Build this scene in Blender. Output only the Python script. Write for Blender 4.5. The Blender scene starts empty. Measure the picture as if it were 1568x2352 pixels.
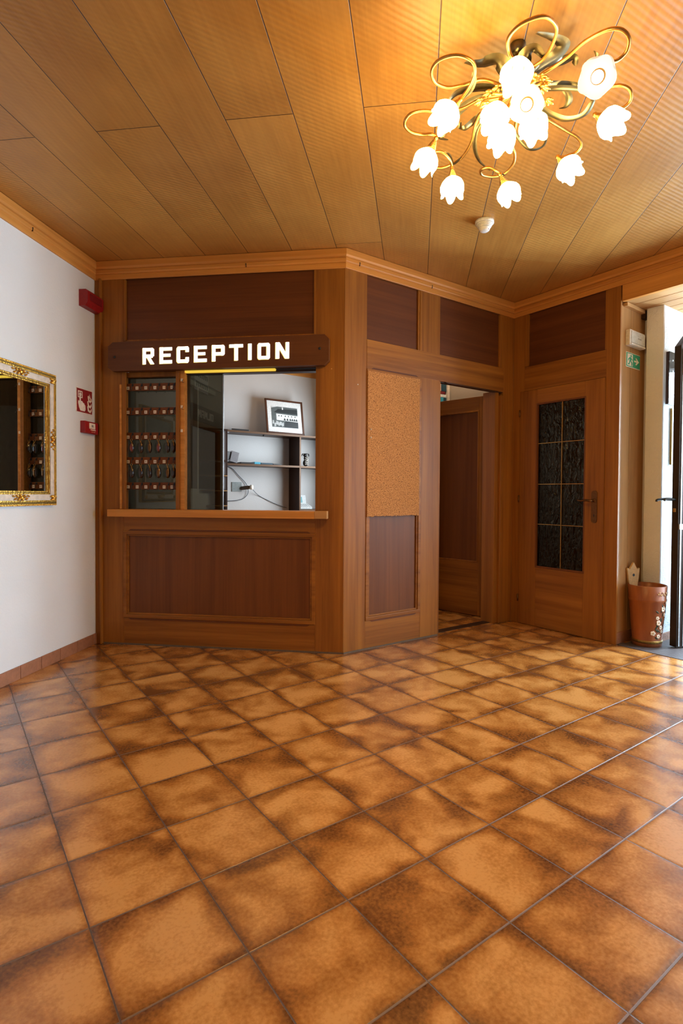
import bpy, bmesh, math, random
from mathutils import Vector, Matrix
random.seed(7)
S = bpy.context.scene
COL = S.collection
def R(a): return math.radians(a)
def D(a): return Vector((math.cos(R(a)), math.sin(R(a)), 0))

# ---------------------------------------------------------------- camera
cd = bpy.data.cameras.new('camera'); cam = bpy.data.objects.new('camera', cd); COL.objects.link(cam)
cd.sensor_fit = 'VERTICAL'; cd.sensor_height = 36; cd.sensor_width = 24
cd.lens = 36 * 1256.45 / 2352
cd.shift_y = -(1176 - 1159.7) / 2352
cd.clip_start = 0.02
_r = Vector((0.99998352, 0.00011241, 0.00574064)); _d = Vector((0.00574174, -0.01957679, -0.99979187)); _f = Vector((0, 0.99980835, -0.01957712))
cam.matrix_world = Matrix(((_r.x, -_d.x, -_f.x, 0), (_r.y, -_d.y, -_f.y, 0), (_r.z, -_d.z, -_f.z, 1.1), (0, 0, 0, 1)))
S.camera = cam

# ---------------------------------------------------------------- view, world, daylight
S.view_settings.view_transform = 'Standard'; S.view_settings.look = 'None'
S.view_settings.gamma = 1; S.view_settings.use_curve_mapping = False
S.view_settings.exposure = -0.1
W = bpy.data.worlds.new('sky'); S.world = W; W.use_nodes = True
W.node_tree.nodes['Background'].inputs[0].default_value = (0.62, 0.76, 1.0, 1)
W.node_tree.nodes['Background'].inputs[1].default_value = 3.2
S.cycles.use_denoising = True
S.cycles.max_bounces = 10; S.cycles.diffuse_bounces = 6; S.cycles.glossy_bounces = 5; S.cycles.transparent_max_bounces = 12
S.cycles.sample_clamp_indirect = 6
S.cycles.caustics_reflective = False; S.cycles.caustics_refractive = False

# corners of the hall on the floor (metres)
C1 = Vector((.018, 3.738, 0)); C0 = C1 - 1.822 * D(-7.7); C3 = C1 + 1.80 * D(35.3); L0 = C0 - 3 * D(82.2)
P0 = C3 + .94 * D(-54.7); PA = Vector((2.035, 4.03, 0)); PW = Vector((2.386, 4.092, 0))
def F(o, a): return Matrix.Translation(o) @ Matrix.Rotation(R(a), 4, 'Z')
F1 = F(C0, -7.7); F2 = F(C1, 35.3); F3 = F(C3, -54.7); FL = F(L0, 82.2)   # x along the wall, -y towards the hall
FA = F(PA, 38.0); FW = F(PW, 36.0); FT = F(PA + .40 * D(38), math.degrees(math.atan2(PW.y - (PA + .40 * D(38)).y, PW.x - (PA + .40 * D(38)).x)))
BO = Vector((-.957, 6.871, 0)); FB = F(BO, 35.3)                         # office back wall
FR = F(C3, 125.3)                                                        # office right wall, room on +y
LD = F(Vector((2.41, 3.912, 0)), 14)                                     # open entrance leaf

def area(name, loc, target, sx, sy, power, col):
    l = bpy.data.lights.new(name, 'AREA'); l.shape = 'RECTANGLE'; l.size = sx; l.size_y = sy; l.energy = power; l.color = col
    o = bpy.data.objects.new(name, l); COL.objects.link(o); o.location = loc
    d = Vector(target) - Vector(loc); o.rotation_euler = d.to_track_quat('-Z', 'Y').to_euler()
    return o
COOL = (.74, .87, 1.0)
WR = lambda s, y, z: F3 @ Vector((s, y, z))
area('daylight_entrance', (3.72, 4.19, 1.15), (-1.8, 3.50, 1.0), .34, 2.0, 165, (.48, .75, 1.0))
area('daylight_side_window', WR(3.75, .10, 1.55), WR(3.75, -3, .9), 1.9, 1.35, 46, (.56, .78, 1.0))
area('daylight_entrance_sky', WR(2.05, 1.40, 1.35), WR(1.1, .2, .7), 1.0, 1.9, 165, COOL)
area('daylight_ground_bounce', WR(3.4, .10, 1.0), WR(1.2, -1.6, 2.76), 1.6, .5, 20, (.85, .93, 1.0))
area('daylight_door_gap', WR(1.40, 1.45, 1.25), WR(1.0, .5, 1.1), .25, 2.0, 3, COOL)
area('office_left_fill', FL @ Vector((5.0, -.05, 1.7)), FL @ Vector((4.6, -3, 1.5)), 1.0, 1.1, 7, (.85, .93, 1.0))  # added fill, brightens the office right wall and folders
area('daylight_office', FR @ Vector((2.1, .03, 1.6)), FR @ Vector((2.2, 3, 1.3)), 1.1, 1.2, 46, (.78, .90, 1.0))
l_ = bpy.data.lights.new('office_fill', 'POINT'); l_.energy = 14; l_.color = (1, .86, .66); l_.shadow_soft_size = .06; o_ = bpy.data.objects.new('office_fill', l_); COL.objects.link(o_); o_.location = (1.05, 5.05, 2.6)  # added fill light without a fitting, for the bookcase front, grazing the door leaf

# ---------------------------------------------------------------- mesh builder
class G:
    def __init__(s): s.b = bmesh.new()
    def box(s, x0, x1, y0, y1, z0, z1, bev=0.0, M=None):
        x0, x1 = sorted((x0, x1)); y0, y1 = sorted((y0, y1)); z0, z1 = sorted((z0, z1))
        r = bmesh.ops.create_cube(s.b, size=1)
        for v in r['verts']: v.co = Vector((x0 + (v.co.x + .5) * (x1 - x0), y0 + (v.co.y + .5) * (y1 - y0), z0 + (v.co.z + .5) * (z1 - z0)))
        vs = r['verts']
        if bev > 0:
            es = list({e for v in vs for e in v.link_edges})
            k = bmesh.ops.bevel(s.b, geom=es, offset=min(bev, .45 * min(x1 - x0, y1 - y0, z1 - z0)), segments=2, affect='EDGES', profile=.6)
            vs = list({v for f in k['faces'] for v in f.verts} | {v for v in vs if v.is_valid})
        if M is not None:
            for v in vs: v.co = M @ v.co
        return s
    def poly(s, pts, y0, y1, M=None):            # polygon in x,z pushed through y
        if y0 > y1: y0, y1 = y1, y0
        ar = sum(pts[i][0] * pts[(i + 1) % len(pts)][1] - pts[(i + 1) % len(pts)][0] * pts[i][1] for i in range(len(pts)))
        if ar < 0: pts = pts[::-1]
        M = M or Matrix()
        a = [s.b.verts.new(M @ Vector((x, y0, z))) for x, z in pts]; c = [s.b.verts.new(M @ Vector((x, y1, z))) for x, z in pts]
        s.b.faces.new(a); s.b.faces.new(c[::-1]); n = len(pts)
        for i in range(n): s.b.faces.new((a[(i + 1) % n], a[i], c[i], c[(i + 1) % n]))
        return s
    def sweep(s, prof, s0, s1, m0=0, m1=0):      # prof of (y,z) run along x with mitred ends
        a = [s.b.verts.new((s0 + m0 * -y, y, z)) for y, z in prof]; c = [s.b.verts.new((s1 + m1 * -y, y, z)) for y, z in prof]
        n = len(prof); s.b.faces.new(a); s.b.faces.new(c[::-1])
        for i in range(n): s.b.faces.new((a[(i + 1) % n], a[i], c[i], c[(i + 1) % n]))
        return s
    def tube(s, pts, r, n=8, smooth=3, cap=True):
        pts = [Vector(p) for p in pts]; rr = list(r) if isinstance(r, (list, tuple)) else [r] * len(pts)
        if smooth and len(pts) > 2:
            q = []; qr = []
            for i in range(len(pts) - 1):
                a, b, c, d = pts[max(i - 1, 0)], pts[i], pts[i + 1], pts[min(i + 2, len(pts) - 1)]
                for k in range(smooth + 1):
                    t = k / (smooth + 1)
                    q.append(.5 * ((2 * b) + (c - a) * t + (2 * a - 5 * b + 4 * c - d) * t * t + (3 * b - a - 3 * c + d) * t ** 3)); qr.append(rr[i] + (rr[i + 1] - rr[i]) * t)
            q.append(pts[-1]); qr.append(rr[-1]); pts, rr = q, qr
        up = None; rings = []
        for i, p in enumerate(pts):
            t = (pts[min(i + 1, len(pts) - 1)] - pts[max(i - 1, 0)]).normalized()
            if up is None: up = t.orthogonal().normalized()
            up = (up - t * up.dot(t)); up = up.normalized() if up.length > 1e-6 else t.orthogonal().normalized()
            w = t.cross(up)
            rings.append([s.b.verts.new(p + rr[i] * (up * math.cos(2 * math.pi * k / n) + w * math.sin(2 * math.pi * k / n))) for k in range(n)])
        for A, B in zip(rings, rings[1:]):
            for k in range(n):
                f = s.b.faces.new((A[k], A[(k + 1) % n], B[(k + 1) % n], B[k])); f.smooth = True
        if cap: s.b.faces.new(rings[0][::-1]); s.b.faces.new(rings[-1])
        return s
    def lathe(s, prof, n=24, M=None, sx=1, sy=1):
        M = M or Matrix(); rings = []
        for r, z in prof:
            rings.append([s.b.verts.new(M @ Vector((sx * r * math.cos(2 * math.pi * k / n), sy * r * math.sin(2 * math.pi * k / n), z))) for k in range(n)] if r > 1e-6 else [s.b.verts.new(M @ Vector((0, 0, z)))])
        for A, B in zip(rings, rings[1:]):
            for k in range(n):
                k2 = (k + 1) % n
                if len(A) == 1 and len(B) == 1: continue
                if len(A) == 1: f = s.b.faces.new((A[0], B[k2], B[k]))
                elif len(B) == 1: f = s.b.faces.new((A[k], A[k2], B[0]))
                else: f = s.b.faces.new((A[k], A[k2], B[k2], B[k]))
                f.smooth = True
        return s
    def ell(s, c, r, M=None, n=14, m=8):
        c = Vector(c); T = Matrix.Translation(c)
        if M is not None: T = T @ M
        T = T @ Matrix.Diagonal((r[0], r[1], r[2], 1))
        return s.lathe([(math.sin(math.pi * i / m) if 0 < i < m else 0, -math.cos(math.pi * i / m)) for i in range(m + 1)], n, T)
    def ribbon(s, pts, w, th=.0015, cup=.25, nrm=None, smooth=4):
        pts = [Vector(p) for p in pts]; q = []
        for i in range(len(pts) - 1):
            a, b, c, d = pts[max(i - 1, 0)], pts[i], pts[i + 1], pts[min(i + 2, len(pts) - 1)]
            for k in range(smooth + 1):
                t = k / (smooth + 1)
                q.append(.5 * ((2 * b) + (c - a) * t + (2 * a - 5 * b + 4 * c - d) * t * t + (3 * b - a - 3 * c + d) * t ** 3))
        q.append(pts[-1]); n = len(q); rows = []
        nr = Vector(nrm or (0, 0, 1))
        for i, p in enumerate(q):
            t = (q[min(i + 1, n - 1)] - q[max(i - 1, 0)]).normalized(); sd = t.cross(nr)
            sd = sd.normalized() if sd.length > .15 else t.orthogonal().normalized()
            u = i / (n - 1); wd = w * max(.06, (math.sin(math.pi * (u ** .75) * .93 + .1)) ** .8 if math.sin(math.pi * (u ** .75) * .93 + .1) > 0 else .06); nn = sd.cross(t).normalized()
            rows.append([s.b.verts.new(p + sd * wd * x + nn * (cup * wd * abs(x))) for x in (-1, -.5, 0, .5, 1)])
        for A, B in zip(rows, rows[1:]):
            for k in range(4): f = s.b.faces.new((A[k], A[k + 1], B[k + 1], B[k])); f.smooth = True
        return s
    def text(s, txt, size, M, depth=.0005, align='CENTER'):
        c = bpy.data.curves.new('t', 'FONT'); c.body = txt; c.size = size; c.align_x = align; c.align_y = 'CENTER'; c.extrude = depth
        o = bpy.data.objects.new('t', c); COL.objects.link(o)
        me = o.to_mesh(); vs = [s.b.verts.new(M @ v.co) for v in me.vertices]
        for p in me.polygons:
            try: s.b.faces.new([vs[i] for i in p.vertices])
            except ValueError: pass
        o.to_mesh_clear(); bpy.data.objects.remove(o); bpy.data.curves.remove(c)
        return s
STAND = Matrix.Rotation(math.pi / 2, 4, 'X')     # lays text / lathes upright facing -y

ORG = {}
def tag(o, label=None, cat=None, group=None, kind=None):
    if label: o['label'] = label
    if cat: o['category'] = cat
    if group: o['group'] = group
    if kind: o['kind'] = kind
    return o
def thing(name, M, org, label, cat, group=None):
    o = bpy.data.objects.new(name, None); COL.objects.link(o); o.empty_display_size = .05
    o.matrix_world = M @ Matrix.Translation(Vector(org)); ORG[o.name] = Vector(org)
    return tag(o, label, cat, group)
def root(name, M, org=(0, 0, 0)):
    o = bpy.data.objects.new(name, None); COL.objects.link(o); o.empty_display_size = .05
    o.matrix_world = M @ Matrix.Translation(Vector(org)); ORG[o.name] = Vector(org); o['kind'] = 'structure'
    return o
def build(name, g, mat, parent=None, M=None, org=None, label=None):
    """one mesh object; geometry is given in the frame of the thing"""
    bmesh.ops.recalc_face_normals(g.b, faces=g.b.faces) if not getattr(g, 'raw', False) else None
    me = bpy.data.meshes.new(name); o = bpy.data.objects.new(name, me)
    og = Vector(org) if org is not None else (ORG.get(parent.name, Vector()) if parent else Vector())
    if og.length > 0: bmesh.ops.translate(g.b, verts=g.b.verts, vec=-og)
    g.b.to_mesh(me); g.b.free(); COL.objects.link(o); me.materials.append(mat)
    if parent: o.parent = parent; ORG[o.name] = og
    elif M is not None: o.matrix_world = M @ Matrix.Translation(og)
    if label: o['label'] = label
    return o
def copy_tree(o, parent=None):
    c = o.copy(); COL.objects.link(c)
    if parent: c.parent = parent
    for ch in list(o.children): copy_tree(ch, c)
    return c

# ---------------------------------------------------------------- materials
def newmat(name):
    m = bpy.data.materials.new(name); m.use_nodes = True; t = m.node_tree
    return m, t, t.nodes['Principled BSDF']
def nd(t, kind, **kw):
    n = t.nodes.new(kind)
    for k, v in kw.items():
        if k.startswith('i_'): n.inputs[int(k[2:])].default_value = v
        else: setattr(n, k, v)
    return n
def plain(name, col, rough=.5, metal=0, bump=0, bscale=60, emit=None, es=0, coat=0, trans=0):
    m, t, p = newmat(name)
    p.inputs['Base Color'].default_value = (*col, 1); p.inputs['Roughness'].default_value = rough; p.inputs['Metallic'].default_value = metal
    p.inputs['Coat Weight'].default_value = coat
    tc = nd(t, 'ShaderNodeTexCoord'); no = nd(t, 'ShaderNodeTexNoise'); no.inputs['Scale'].default_value = bscale; no.inputs['Detail'].default_value = 5
    t.links.new(tc.outputs['Object'], no.inputs['Vector'])
    mx = nd(t, 'ShaderNodeMix', data_type='RGBA', blend_type='MULTIPLY'); mx.inputs[0].default_value = .25
    mx.inputs[6].default_value = (*col, 1); t.links.new(no.outputs['Fac'], mx.inputs[7])
    mp = nd(t, 'ShaderNodeMapRange'); mp.inputs[1].default_value = .3; mp.inputs[2].default_value = .7; mp.inputs[3].default_value = .85; mp.inputs[4].default_value = 1.1
    t.links.new(no.outputs['Fac'], mp.inputs[0]); t.links.new(mp.outputs[0], mx.inputs[7]); mx.inputs[0].default_value = 1
    t.links.new(mx.outputs[2], p.inputs['Base Color'])
    if bump:
        b = nd(t, 'ShaderNodeBump'); b.inputs['Strength'].default_value = bump; b.inputs['Distance'].default_value = .01
        t.links.new(no.outputs['Fac'], b.inputs['Height']); t.links.new(b.outputs[0], p.inputs['Normal'])
    if emit: p.inputs['Emission Color'].default_value = (*emit, 1); p.inputs['Emission Strength'].default_value = es
    return m
def wood(name, dark, light, grain='z', rough=.45, fine=42, band=7, contrast=1.0, coat=.04):
    m, t, p = newmat(name); L = t.links.new
    tc = nd(t, 'ShaderNodeTexCoord'); oi = nd(t, 'ShaderNodeObjectInfo')
    add = nd(t, 'ShaderNodeVectorMath', operation='ADD'); mul = nd(t, 'ShaderNodeVectorMath', operation='SCALE'); mul.inputs['Scale'].default_value = 17
    cmb = nd(t, 'ShaderNodeCombineXYZ'); L(oi.outputs['Random'], cmb.inputs[0]); L(oi.outputs['Random'], cmb.inputs[1]); L(oi.outputs['Random'], cmb.inputs[2])
    L(cmb.outputs[0], mul.inputs[0]); L(tc.outputs['Object'], add.inputs[0]); L(mul.outputs[0], add.inputs[1])
    def mapped(sc, along):
        v = [sc, sc, sc]; v['xyz'.index(grain)] = along
        mp = nd(t, 'ShaderNodeMapping'); mp.inputs['Scale'].default_value = v; L(add.outputs[0], mp.inputs[0]); return mp
    n1 = nd(t, 'ShaderNodeTexNoise'); n1.inputs['Scale'].default_value = 1; n1.inputs['Detail'].default_value = 6; n1.inputs['Distortion'].default_value = .6; L(mapped(fine, 1.3).outputs[0], n1.inputs['Vector'])
    n2 = nd(t, 'ShaderNodeTexNoise'); n2.inputs['Scale'].default_value = 1; n2.inputs['Detail'].default_value = 2; n2.inputs['Distortion'].default_value = 1.2; L(mapped(band, .35).outputs[0], n2.inputs['Vector'])
    n3 = nd(t, 'ShaderNodeTexNoise'); n3.inputs['Scale'].default_value = 1; n3.inputs['Detail'].default_value = 3; L(mapped(fine * 8, 7).outputs[0], n3.inputs['Vector'])
    a = nd(t, 'ShaderNodeMath', operation='MULTIPLY'); a.inputs[1].default_value = .35; L(n1.outputs['Fac'], a.inputs[0])
    b = nd(t, 'ShaderNodeMath', operation='MULTIPLY_ADD'); b.inputs[1].default_value = .5; L(n2.outputs['Fac'], b.inputs[0]); L(a.outputs[0], b.inputs[2])
    c = nd(t, 'ShaderNodeMath', operation='MULTIPLY_ADD'); c.inputs[1].default_value = .15; L(n3.outputs['Fac'], c.inputs[0]); L(b.outputs[0], c.inputs[2])
    r = nd(t, 'ShaderNodeMapRange'); r.inputs[1].default_value = .5 - .16 / contrast; r.inputs[2].default_value = .5 + .16 / contrast; L(c.outputs[0], r.inputs[0])
    mx = nd(t, 'ShaderNodeMix', data_type='RGBA'); mx.inputs[6].default_value = (*dark, 1); mx.inputs[7].default_value = (*light, 1); L(r.outputs[0], mx.inputs[0])
    L(mx.outputs[2], p.inputs['Base Color']); p.inputs['Roughness'].default_value = rough; p.inputs['Coat Weight'].default_value = coat; p.inputs['Coat Roughness'].default_value = .3; p.inputs['Specular IOR Level'].default_value = .22
    bp = nd(t, 'ShaderNodeBump'); bp.inputs['Strength'].default_value = .12; bp.inputs['Distance'].default_value = .002; L(n1.outputs['Fac'], bp.inputs['Height']); L(bp.outputs[0], p.inputs['Normal'])
    return m
W_D, W_L = (.18, .058, .009), (.37, .142, .020)
wood_v = wood('oak_upright', W_D, W_L, 'z'); wood_h = wood('oak_level', W_D, W_L, 'x')
panel_v = wood('veneer_panel_upright', (.115, .036, .008), (.19, .062, .013), 'z', fine=60, band=9)
panel_h = wood('veneer_panel_level', (.085, .025, .007), (.15, .044, .011), 'x', fine=60, band=9)
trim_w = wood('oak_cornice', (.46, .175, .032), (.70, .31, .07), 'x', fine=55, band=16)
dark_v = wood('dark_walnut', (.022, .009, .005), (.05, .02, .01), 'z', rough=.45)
dark_h = wood('dark_walnut_level', (.03, .013, .007), (.07, .03, .014), 'x', rough=.45)
pine_v = wood('pale_pine', (.33, .16, .055), (.52, .28, .105), 'z', fine=24, band=6, rough=.5)
pine_h = wood('pale_pine_level', (.40, .20, .07), (.56, .31, .12), 'x', fine=24, band=6, rough=.5)
dull_alu = plain('dull_aluminium', (.22, .24, .25), .4, .8)
rack_w = wood('rack_wood', (.11, .032, .008), (.20, .062, .016), 'x')
edge_w = wood('brown_edge_band', (.12, .06, .03), (.2, .11, .055), 'x')
sign_w = wood('sign_board_wood', (.085, .028, .009), (.15, .05, .015), 'x', fine=50)
def plaster(name, col, bs=1.0, sc=70):
    m, t, p = newmat(name); L = t.links.new
    tc = nd(t, 'ShaderNodeTexCoord'); n = nd(t, 'ShaderNodeTexNoise'); n.inputs['Scale'].default_value = sc; n.inputs['Detail'].default_value = 6; n.inputs['Distortion'].default_value = .8
    n2 = nd(t, 'ShaderNodeTexNoise'); n2.inputs['Scale'].default_value = 3; n2.inputs['Detail'].default_value = 4
    L(tc.outputs['Object'], n.inputs['Vector']); L(tc.outputs['Object'], n2.inputs['Vector'])
    mp = nd(t, 'ShaderNodeMapRange'); mp.inputs[3].default_value = .93; mp.inputs[4].default_value = 1.04; L(n2.outputs['Fac'], mp.inputs[0])
    mx = nd(t, 'ShaderNodeVectorMath', operation='SCALE'); mx.inputs[0].default_value = col; L(mp.outputs[0], mx.inputs['Scale']); L(mx.outputs[0], p.inputs['Base Color'])
    b = nd(t, 'ShaderNodeBump'); b.inputs['Strength'].default_value = .35 * bs; b.inputs['Distance'].default_value = .006; L(n.outputs['Fac'], b.inputs['Height']); L(b.outputs[0], p.inputs['Normal'])
    p.inputs['Roughness'].default_value = .85; return m
white_pl = plaster('white_plaster', (.74, .725, .70)); rough_pl = plaster('rough_white_render', (.78, .78, .76), 3.0, 45)
office_pl = plaster('office_plaster', (.70, .68, .65), .5); beige_pl = plaster('beige_plaster', (.42, .34, .25), .5)

def tile_floor():
    m, t, p = newmat('glazed_brown_tiles'); L = t.links.new
    def M(op, a, b=None, c=None):
        n = nd(t, 'ShaderNodeMath', operation=op)
        for i, v in enumerate((a, b, c)):
            if v is None: continue
            if isinstance(v, (int, float)): n.inputs[i].default_value = v
            else: L(v, n.inputs[i])
        return n.outputs[0]
    def sm(v, a, b, lo=0, hi=1):
        n = nd(t, 'ShaderNodeMapRange', interpolation_type='SMOOTHSTEP'); L(v, n.inputs[0])
        for i, x in zip((1, 2, 3, 4), (a, b, lo, hi)): n.inputs[i].default_value = x
        return n.outputs[0]
    tc = nd(t, 'ShaderNodeTexCoord'); sp = nd(t, 'ShaderNodeSeparateXYZ'); L(tc.outputs['Object'], sp.inputs[0])
    u = M('DIVIDE', sp.outputs[0], .29404); v = M('DIVIDE', sp.outputs[1], .30348)
    fu = M('FRACT', u); fv = M('FRACT', v); iu = M('FLOOR', u); iv = M('FLOOR', v)
    eu = M('MINIMUM', fu, M('SUBTRACT', 1, fu)); ev = M('MINIMUM', fv, M('SUBTRACT', 1, fv))
    cb = nd(t, 'ShaderNodeCombineXYZ'); L(iu, cb.inputs[0]); L(iv, cb.inputs[1])
    wn = nd(t, 'ShaderNodeTexWhiteNoise', noise_dimensions='3D'); L(cb.outputs[0], wn.inputs['Vector'])
    ws = nd(t, 'ShaderNodeVectorMath', operation='SCALE'); ws.inputs['Scale'].default_value = 40; L(wn.outputs['Color'], ws.inputs[0])
    ad = nd(t, 'ShaderNodeVectorMath', operation='ADD'); L(tc.outputs['Object'], ad.inputs[0]); L(ws.outputs[0], ad.inputs[1])
    def noise(scale, det, vec, dist=0):
        n = nd(t, 'ShaderNodeTexNoise'); n.inputs['Scale'].default_value = scale; n.inputs['Detail'].default_value = det; n.inputs['Distortion'].default_value = dist; L(vec, n.inputs['Vector']); return n.outputs['Fac']
    big = noise(4.2, 2, ad.outputs[0], .6); mid = noise(9, 3, ad.outputs[0], .4); fine = noise(95, 5, tc.outputs['Object']); sp2 = noise(420, 2, tc.outputs['Object'])
    e = M('MINIMUM', eu, ev)
    edge = sm(M('ADD', e, M('MULTIPLY', M('SUBTRACT', big, .5), .9)), -.10, .26)          # 0 at the burnt rims
    rim = sm(e, .0, .06, .72, 1)
    blot = sm(M('ADD', M('MULTIPLY', big, .6), M('MULTIPLY', mid, .4)), .32, .66)
    val = M('MULTIPLY', M('MULTIPLY_ADD', blot, .50, .52), M('MULTIPLY', M('MULTIPLY_ADD', edge, .55, .45), rim))
    val = M('ADD', val, M('MULTIPLY', M('SUBTRACT', fine, .5), .60)); val = M('ADD', val, M('MULTIPLY', M('SUBTRACT', sp2, .5), .12))
    cr = nd(t, 'ShaderNodeValToRGB'); L(val, cr.inputs[0]); el = cr.color_ramp.elements
    el[0].position = .04; el[0].color = (.060, .017, .004, 1); el[1].position = 1.0; el[1].color = (.62, .29, .08, 1)
    for pos, c in ((.28, (.17, .055, .011)), (.55, (.34, .122, .022)), (.8, (.48, .20, .045))):
        x = el.new(pos); x.color = (*c, 1)
    gu = sm(M('MULTIPLY', eu, .294), .0012, .0024); gv = sm(M('MULTIPLY', ev, .3035), .0018, .0034)
    m1 = nd(t, 'ShaderNodeMix', data_type='RGBA'); m1.inputs[6].default_value = (.15, .072, .035, 1); L(gv, m1.inputs[0]); L(cr.outputs[0], m1.inputs[7])
    m2 = nd(t, 'ShaderNodeMix', data_type='RGBA'); m2.inputs[6].default_value = (.07, .03, .015, 1); L(gu, m2.inputs[0]); L(m1.outputs[2], m2.inputs[7])
    L(m2.outputs[2], p.inputs['Base Color'])
    g = M('MULTIPLY', gu, gv)
    pil = M('MULTIPLY', sm(eu, 0, .05), sm(ev, 0, .05))
    h = M('ADD', M('MULTIPLY_ADD', g, .6, M('MULTIPLY', pil, .4)), M('MULTIPLY', fine, .05))
    b = nd(t, 'ShaderNodeBump'); b.inputs['Strength'].default_value = .5; b.inputs['Distance'].default_value = .003; L(h, b.inputs['Height']); L(b.outputs[0], p.inputs['Normal'])
    L(sm(g, 0, 1, .6, .0), p.inputs['Roughness'])
    r = M('ADD', sm(g, 0, 1, .35, 0), M('MULTIPLY_ADD', fine, .12, .17)); L(r, p.inputs['Roughness'])
    p.inputs['Specular IOR Level'].default_value = .85; p.inputs['Coat Weight'].default_value = .35; p.inputs['Coat Roughness'].default_value = .22
    return m
floor_m = tile_floor()

def ceiling_mat():
    m, t, p = newmat('rippled_veneer_planks'); L = t.links.new
    def M(op, a, b=None, c=None):
        n = nd(t, 'ShaderNodeMath', operation=op)
        for i, v in enumerate((a, b, c)):
            if v is None: continue
            if isinstance(v, (int, float)): n.inputs[i].default_value = v
            else: L(v, n.inputs[i])
        return n.outputs[0]
    tc = nd(t, 'ShaderNodeTexCoord'); sp = nd(t, 'ShaderNodeSeparateXYZ'); L(tc.outputs['Object'], sp.inputs[0])
    u = M('DIVIDE', M('SUBTRACT', sp.outputs[0], .0684), .308); fu = M('FRACT', u); iu = M('FLOOR', u)
    par = M('MULTIPLY', M('FRACT', M('MULTIPLY', iu, .5)), 2)          # 1 on odd planks
    off = M('ADD', M('MULTIPLY', par, -1.26), M('ADD', 3.63, M('MULTIPLY', M('LESS_THAN', u, -3.0), M('MULTIPLY', M('SUBTRACT', 1, par), 3))))
    off = M('ADD', off, M('MULTIPLY', M('GREATER_THAN', u, 0), 4))
    v = M('DIVIDE', M('SUBTRACT', sp.outputs[1], off), 9); fv = M('FRACT', v); iv = M('FLOOR', v)
    eu = M('MULTIPLY', M('MINIMUM', fu, M('SUBTRACT', 1, fu)), .308); ev = M('MULTIPLY', M('MINIMUM', fv, M('SUBTRACT', 1, fv)), 9)
    e = M('MINIMUM', eu, ev)
    gr = nd(t, 'ShaderNodeMapRange'); L(e, gr.inputs[0]); gr.inputs[1].default_value = .0010; gr.inputs[2].default_value = .0024
    cb = nd(t, 'ShaderNodeCombineXYZ'); L(iu, cb.inputs[0]); L(iv, cb.inputs[1]); wn = nd(t, 'ShaderNodeTexWhiteNoise'); L(cb.outputs[0], wn.inputs['Vector'])
    ws = nd(t, 'ShaderNodeVectorMath', operation='SCALE'); ws.inputs['Scale'].default_value = 23; L(wn.outputs['Color'], ws.inputs[0])
    ad = nd(t, 'ShaderNodeVectorMath', operation='ADD'); L(tc.outputs['Object'], ad.inputs[0]); L(ws.outputs[0], ad.inputs[1])
    mp = nd(t, 'ShaderNodeMapping'); mp.inputs['Rotation'].default_value = (0, 0, R(-38)); L(tc.outputs['Object'], mp.inputs[0])
    wv = nd(t, 'ShaderNodeTexWave', bands_direction='Y', wave_profile='SIN'); wv.inputs['Scale'].default_value = 13.5; wv.inputs['Distortion'].default_value = 1.2; wv.inputs['Detail'].default_value = 2; wv.inputs['Detail Scale'].default_value = .6
    L(mp.outputs[0], wv.inputs['Vector'])
    am = nd(t, 'ShaderNodeTexNoise'); am.inputs['Scale'].default_value = 1.6; am.inputs['Detail'].default_value = 2; L(ad.outputs[0], am.inputs['Vector'])
    amr = nd(t, 'ShaderNodeMapRange'); L(am.outputs['Fac'], amr.inputs[0]); amr.inputs[1].default_value = .38; amr.inputs[2].default_value = .62
    mg = nd(t, 'ShaderNodeMapping'); mg.inputs['Scale'].default_value = (70, 3, 1); L(ad.outputs[0], mg.inputs[0])
    gn = nd(t, 'ShaderNodeTexNoise'); gn.inputs['Scale'].default_value = 1; gn.inputs['Detail'].default_value = 5; L(mg.outputs[0], gn.inputs['Vector'])
    cl = nd(t, 'ShaderNodeTexNoise'); cl.inputs['Scale'].default_value = 2.2; cl.inputs['Detail'].default_value = 3; L(ad.outputs[0], cl.inputs['Vector'])
    rip = M('MULTIPLY', wv.outputs['Fac'], M('MULTIPLY_ADD', amr.outputs[0], .8, .25))
    val = M('ADD', M('MULTIPLY_ADD', gn.outputs['Fac'], .35, M('MULTIPLY', cl.outputs['Fac'], .45)), M('MULTIPLY', rip, .09))
    val = M('ADD', val, M('MULTIPLY', M('SUBTRACT', wn.outputs['Value'], .5), .16))
    cr = nd(t, 'ShaderNodeValToRGB'); L(val, cr.inputs[0]); el = cr.color_ramp.elements
    el[0].position = .22; el[0].color = (.34, .142, .026, 1); el[1].position = .72; el[1].color = (.60, .300, .068, 1)
    mx = nd(t, 'ShaderNodeMix', data_type='RGBA'); mx.inputs[6].default_value = (.035, .012, .004, 1); L(gr.outputs[0], mx.inputs[0]); L(cr.outputs[0], mx.inputs[7]); L(mx.outputs[2], p.inputs['Base Color'])
    h = M('ADD', M('MULTIPLY', rip, -.22), gr.outputs[0])
    b = nd(t, 'ShaderNodeBump'); b.inputs['Strength'].default_value = .55; b.inputs['Distance'].default_value = .006; L(h, b.inputs['Height']); L(b.outputs[0], p.inputs['Normal'])
    p.inputs['Roughness'].default_value = .40; p.inputs['Specular IOR Level'].default_value = .5
    return m
ceil_m = ceiling_mat()

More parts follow.
